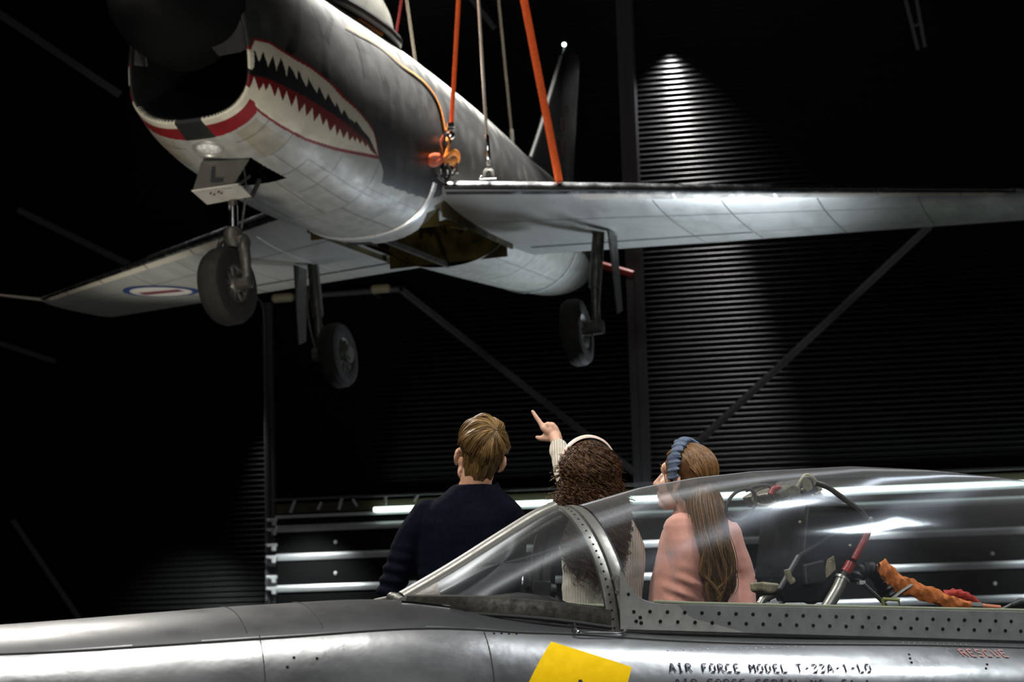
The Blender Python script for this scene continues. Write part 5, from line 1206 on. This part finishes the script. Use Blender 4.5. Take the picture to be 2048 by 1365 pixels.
# ---------------------------------------------------------------- young woman in pink
def pinkgirl():
    D=7.0; g=lambda u,v,d=D: at(u,v,d); yaw=math.radians(56)
    hc=g(1371,952,7.0); R=headframe(yaw,math.radians(14),math.radians(0)); loc=np.array([g(1392,1100)[0],7.02,0])
    root=thing('person','young woman in a pink sweatshirt with long wavy hair turned to the left','person',loc=loc,group='visitors looking up')
    b=MB(); H=head(b,hc,R,.98); nb=g(1386,1040); cap(b,[H(0,-.03,-.055),H(0,-.035,-.105),nb],[.050,.048,.055])
    tw_=math.radians(50)
    shN=g(1362,1062,6.90); shF=g(1452,1062,7.12)
    loft(b,[(g(1390,1030),.05,.05,tw_),(g(1392,1055),.11,.075,tw_),(g(1392,1090),.13,.095,tw_),(g(1392,1150),.115,.10,tw_),(g(1392,1210),.115,.10,tw_),(g(1392,1280),.13,.11,tw_),(g(1392,1330),.135,.11,tw_)])
    elN=g(1378,1160,6.86); hN=g(1375,1228,6.88); elF=g(1482,1165,7.08); hF=g(1490,1225,6.98)
    cap(b,[shN,elN],[.045,.036]); cap(b,[elN,hN],[.034,.024]); cap(b,[shF,elF],[.045,.036]); cap(b,[elF,hF],[.034,.024])
    for hd in (hN,hF):
        b.sphere(hd+np.array([0,0,-.05]),(.028,.022,.04),12)
        for k in range(4): cap(b,[hd+np.array([(k-1.5)*.013,0,-.07]),hd+np.array([(k-1.5)*.014,.012,-.125+.006*abs(k-1.5)])],[.0085,.007],8)
        cap(b,[hd+np.array([-.025,0,-.04]),hd+np.array([-.035,.015,-.085])],[.010,.008],8)
    foot=np.array([loc[0],7.02]); hip=[g(1363,1330),g(1422,1330)]; legs(b,hip[0],hip[1],foot,.075)
    remesh('body',b,.0045,m_sk2,root,4,loc=loc); eyes(root,H,R,hc,loc,.98)
    b=MB()
    loft(b,[(g(1386,1030),.066,.064,tw_),(g(1388,1042),.105,.080,tw_),(g(1391,1062),.146,.098,tw_),(g(1391,1092),.150,.115,tw_),(g(1389,1130),.152,.132,tw_),(g(1387,1170),.156,.146,tw_),(g(1386,1206),.158,.152,tw_),(g(1386,1270),.155,.150,tw_),(g(1387,1300),.14,.135,tw_)])
    cap(b,[shN,(shN+elN)/2+np.array([.006,-.005,0]),elN],[.064,.062,.056]); cap(b,[elN,hN+np.array([0,0,.01])],[.055,.052]); cap(b,[g(1448,1068,7.08),elF],[.062,.054]); cap(b,[elF,hF],[.050,.042])
    def fold(V):
        base=.007*nz3(V*np.array([1,1,.55]),7)+.003*nz3(V*np.array([.7,.7,1.6])+3,18)
        z0=elN[2]-.05; arm=np.exp(-((V[:,0]-elN[0])/.07)**2-((V[:,2]-z0)/.06)**2)*(V[:,1]<6.95); return base+arm*.010*np.sin(V[:,2]*130+V[:,0]*60)
    remesh('sweatshirt',b,.006,m_pink,root,5,fold,loc=loc)
    b=MB(); an=np.linspace(0,2*PI,37)[:-1]; cc=g(1385,1026); Pc=[[cc+np.array([math.cos(a)*r,math.sin(a)*r,h]) for a in an] for r,h in ((.068,-.018),(.070,.0),(.064,.012),(.058,.006))]; b.grid(np.array(Pc)-loc,closev=True); b.build('neckband',m_pink,root)
    b=MB(); loft(b,[(g(1390,1280),.13,.12),(g(1392,1315),.15,.12),(g(1392,1345),.15,.12),(g(1392,1375),.12,.11)]); legs(b,hip[0],hip[1],foot,.09); remesh('trousers',b,.010,m_trou,root,4,loc=loc); shoes(root,loc,foot,yaw*.7)
    hm=[hairmat('long_brown_a',(.15,.072,.025)),hairmat('long_brown_b',(.085,.038,.013)),hairmat('long_brown_c',(.23,.118,.040))]
    b=MB(); b.sphere(H(0,-.016,.026),np.array([.080,.098,.088]),24,R); b.sphere(H(0,-.05,-.03),np.array([.076,.056,.075]),20,R)
    mid=[H(0,-.075,-.05),g(1412,1040,6.90),g(1432,1100,6.845),g(1440,1170,6.85),g(1436,1215,6.865)]; cap(b,mid,[.062,.056,.050,.042,.028])
    hb=remesh('hair',b,.006,hm[1],root,5,lambda V:.004*nz3(V*np.array([1,1,.25]),60),loc=loc)
    paths=[]; backc=smoothpath(mid,40)
    part=np.array([0,.35,.94]); rad=np.array([.082,.101,.091])
    for i in range(1700):
        # root on the scalp, combed over the skull to the nape, then falling down the back
        s=rng.uniform(-1,1); e=rng.uniform(-.35,1.15); side=math.sin(s*1.35); pts=[]
        lift=rng.uniform(.99,1.05); n1=14
        for t in np.linspace(0,1,n1):
            ang=e*(1-t)+(-2.15)*t*1.0; # angle in the face-up plane measured from the top, negative to the back
            w=side*(.55+.40*math.sin(PI*min(1,t*1.0)))
            d=np.array([w,math.sin(ang+.0)*math.sqrt(max(.05,1-w*w)),math.cos(ang)*math.sqrt(max(.05,1-w*w))])
            d=np.array([d[0],d[1],d[2]]); q=np.array([0,-.016,.026])+rad*lift*d; pts.append(H(*q))
        pts=[p for p in pts if (R.T@(p-hc))[2]>-.075]
        kk=rng.uniform(.35,1.0); off=np.array([side*.045+rng.normal(0,.010),rng.normal(0,.012)-.012,0]); ph=rng.uniform(0,6.28); n2=int(34*kk); 
        rgt=np.array([math.cos(.2),math.sin(.2),0]); fw_=np.array([-math.sin(.2),math.cos(.2),0])
        st=pts[-1]; 
        for j in range(1,n2):
            t=j/34; c=backc[min(39,int(6+t*33))]; wv=.010*t*t*2.0; sprd=1-.35*t
            tgt=c+rgt*off[0]*sprd*1.0+fw_*(off[1]-.030*(1-abs(side)*.6)*(1-t*.5))+rgt*wv*math.sin(10*t+ph*.3+side)+fw_*wv*math.cos(10*t+ph)
            u_=min(1,j/7); pts.append(st*(1-u_)**2*np.array([1,1,0])+np.array([0,0,0])+tgt*(1-(1-u_)**2)*np.array([1,1,0])+np.array([0,0,st[2]+(tgt[2]-st[2])*min(1,j/9)]))
        paths.append(smoothpath(pts,34))
    for i in range(40): # shorter tendrils at the temple and cheek
        s=rng.choice([-1,1]); p=H(s*.070,.045+rng.normal(0,.012),.03+rng.normal(0,.015)); q=H(s*.080,.0+rng.normal(0,.012),-.04); r_=H(s*.078,-.03,-.10); paths.append(smoothpath([p,q,r_],16))
    strands('hair_strand',paths,.0016,hm,hb,loc,3)
    gold=[hairmat('golden_wave',(.25,.135,.042)),hairmat('golden_wave_dark',(.16,.08,.024))]; paths=[]
    locks=[[(1422,1075),(1411,1110),(1406,1146),(1424,1168),(1441,1192),(1437,1212)],[(1452,1080),(1462,1115),(1464,1146),(1450,1166),(1436,1184),(1444,1208)],[(1436,1060),(1442,1100),(1452,1140),(1446,1180),(1428,1204)],[(1398,1060),(1408,1100),(1420,1140),(1414,1178),(1424,1208)]]
    for li,lk in enumerate(locks):
        for i in range(46 if li<2 else 34):
            jx,jd=rng.normal(0,3.2),rng.normal(0,.006); t0=rng.uniform(.85,1.0)
            q=smoothpath([at(u+jx*(1-.35*k/5)+rng.normal(0,.6),v,6.80+jd) for k,(u,v) in enumerate(lk)],30); paths.append(q[:int(30*t0)])
    strands('hair_wave',paths,.0022,gold,hb,loc,3)
    # gathered blue hairband
    b=MB(); R2=[]; an=np.linspace(-1.95,1.95,260); cen=H(0,.004,.024)
    for i,a in enumerate(an):
        rad_=R[:,0]*math.sin(a)+R[:,2]*math.cos(a); c=cen+R[:,0]*math.sin(a)*.090+R[:,2]*math.cos(a)*.100+R[:,1]*(.012*math.cos(a))
        row=[]
        for q in np.linspace(0,2*PI,17)[:-1]:
            k=1+.17*math.sin(i*.40+2*math.sin(q))+.10*math.sin(i*.72+3*q)+.12*math.sin(i*.13+q*2)
            row.append(c+(rad_*math.cos(q)*.011+R[:,1]*math.sin(q)*.0215)*k-loc)
        R2.append(row)
    b.grid(np.array(R2),closev=True); b.build('scrunch_band',mat('blue_denim_fabric',(.080,.108,.165),.85,0,noise=(60,.3),bump=(120,.3,.004)),root)
    return root
PNK=pinkgirl()
# ================================================================ lights and camera
def lamp(kind,name,loc,target=None,energy=100,color=(1,1,1),size=.3,size_y=None,spot=60,blend=.3):
    l=bpy.data.lights.new(name,kind); l.energy=energy; l.color=color
    if kind=='AREA':
        l.size=size
        if size_y: l.shape='RECTANGLE'; l.size_y=size_y
    elif kind=='SPOT': l.spot_size=math.radians(spot); l.spot_blend=blend; l.shadow_soft_size=size
    else: l.shadow_soft_size=size
    o=bpy.data.objects.new(name,l); COL.objects.link(o); o.location=[float(c) for c in loc]
    if target is not None: o.rotation_euler=(Vector([float(c) for c in target])-o.location).to_track_quat('-Z','Y').to_euler()
    return o
cam=bpy.data.cameras.new('camera'); co=bpy.data.objects.new('camera',cam); COL.objects.link(co)
cam.sensor_width=36; cam.lens=FPX/IMW*36; cam.clip_end=200
m=Matrix.Identity(4)
for i in range(3):
    m[i][0]=_RC[i]; m[i][1]=_UC[i]; m[i][2]=-_F[i]; m[i][3]=CAM[i]
co.matrix_world=m; SC.camera=co
cam.dof.use_dof=True; cam.dof.focus_distance=6.75; cam.dof.aperture_fstop=6.0
vs=SC.view_settings; SC.display_settings.display_device='sRGB'; vs.view_transform='Standard'; vs.look='None'; vs.exposure=0; vs.gamma=1
SC.cycles.use_denoising=True
# gallery lamps and added fills
WARM=(1,.93,.82); COOL=(.80,.90,1.0)
# on the hanging jet
lamp('SPOT','ceiling_spot',fw((5.2,-.7,5.6)),fw((4.6,-.3,.9)),17000,(1,.98,.93),.35,None,66,.6)
lamp('SPOT','ceiling_spot',fw((9.0,-1.6,5.4)),fw((9.3,-.2,1.0)),650,(1,.98,.95),.25,None,50,.6)
lamp('SPOT','floor_spot',(-2.6,9.4,.9),fw((1.4,-.3,-.4)),900,WARM,.35,spot=34,blend=.8)
lamp('SPOT','floor_spot',(3.8,23.6,.5),fw((6.7,-1.1,-.5)),1350,COOL,.4,spot=66,blend=.9)
lamp('SPOT','floor_spot',(-5.0,23.0,.5),fw((7.0,3.0,-.4)),420,(1,.97,.85),.4,spot=44,blend=.9)
# wall washer near the column
wlp=wall_hit(1336,92,.16); lamp('SPOT','wall_washer',wlp,wlp-UPZ*3-WN*.05,700,(1,.98,.96),.05,spot=100,blend=1)
wl2=wall_hit(503,745,.35); lamp('SPOT','wall_washer',wl2,wl2-UPZ*3-WN*.22,120,(1,.98,.96),.05,spot=30,blend=1)
wl3=wall_hit(1380,40,.75); lamp('SPOT','wall_washer',wl3,wl3-UPZ*3-WN*.33,800,(1,.95,.98),.06,spot=27,blend=.9)  # extra spot added to carry the washer's band further down the wall
# added fill spots that brighten the ribs of the door
for sx in (-5.1,-3.2,-.5,2.2,5,8): 
    q=WO+WD*sx+WN*1.5+UPZ*2.75; lamp('SPOT','rib_fill',q,WO+WD*sx+UPZ*.9+WN*.3,230,(.93,1,.96),.1,spot=84,blend=.9)
# ceiling lamps over the silver trainer and the visitors, plus added fills
lamp('AREA','ceiling_lamp',(-1.4,5.5,6.5),(-1.4,5.3,0),215,(1,.97,.92),3.0,.22)
lamp('AREA','ceiling_lamp',(2.4,6.3,5.2),(1.6,6.4,0),110,(.95,.98,1),.35,.2)
lamp('AREA','ceiling_lamp',(4.3,5.0,6.0),(2.4,6.0,0),85,(.92,.97,1),1.0,.4)
lamp('SPOT','gallery_spot',(-2.6,4.2,5.6),(.45,7.0,1.45),620,(1,.95,.87),.2,None,32,.5)
lamp('AREA','front_fill',(1.5,-5.5,4.5),(0.5,5.5,1.0),430,(1,.98,.95),2.4,1.2)  # soft front fill added behind the camera to lift the metal midtones
lamp('AREA','ceiling_lamp',(-3.6,12.5,6.8),(-.4,6.3,1.3),330,(1,.95,.88),1.6,.3)
lamp('SPOT','floor_spot',(-6.2,12.0,.4),fw((7.9,4.2,-.3)),900,(1,.97,.88),.4,spot=26,blend=.9)  # front fill added to lift the dark outer right wing
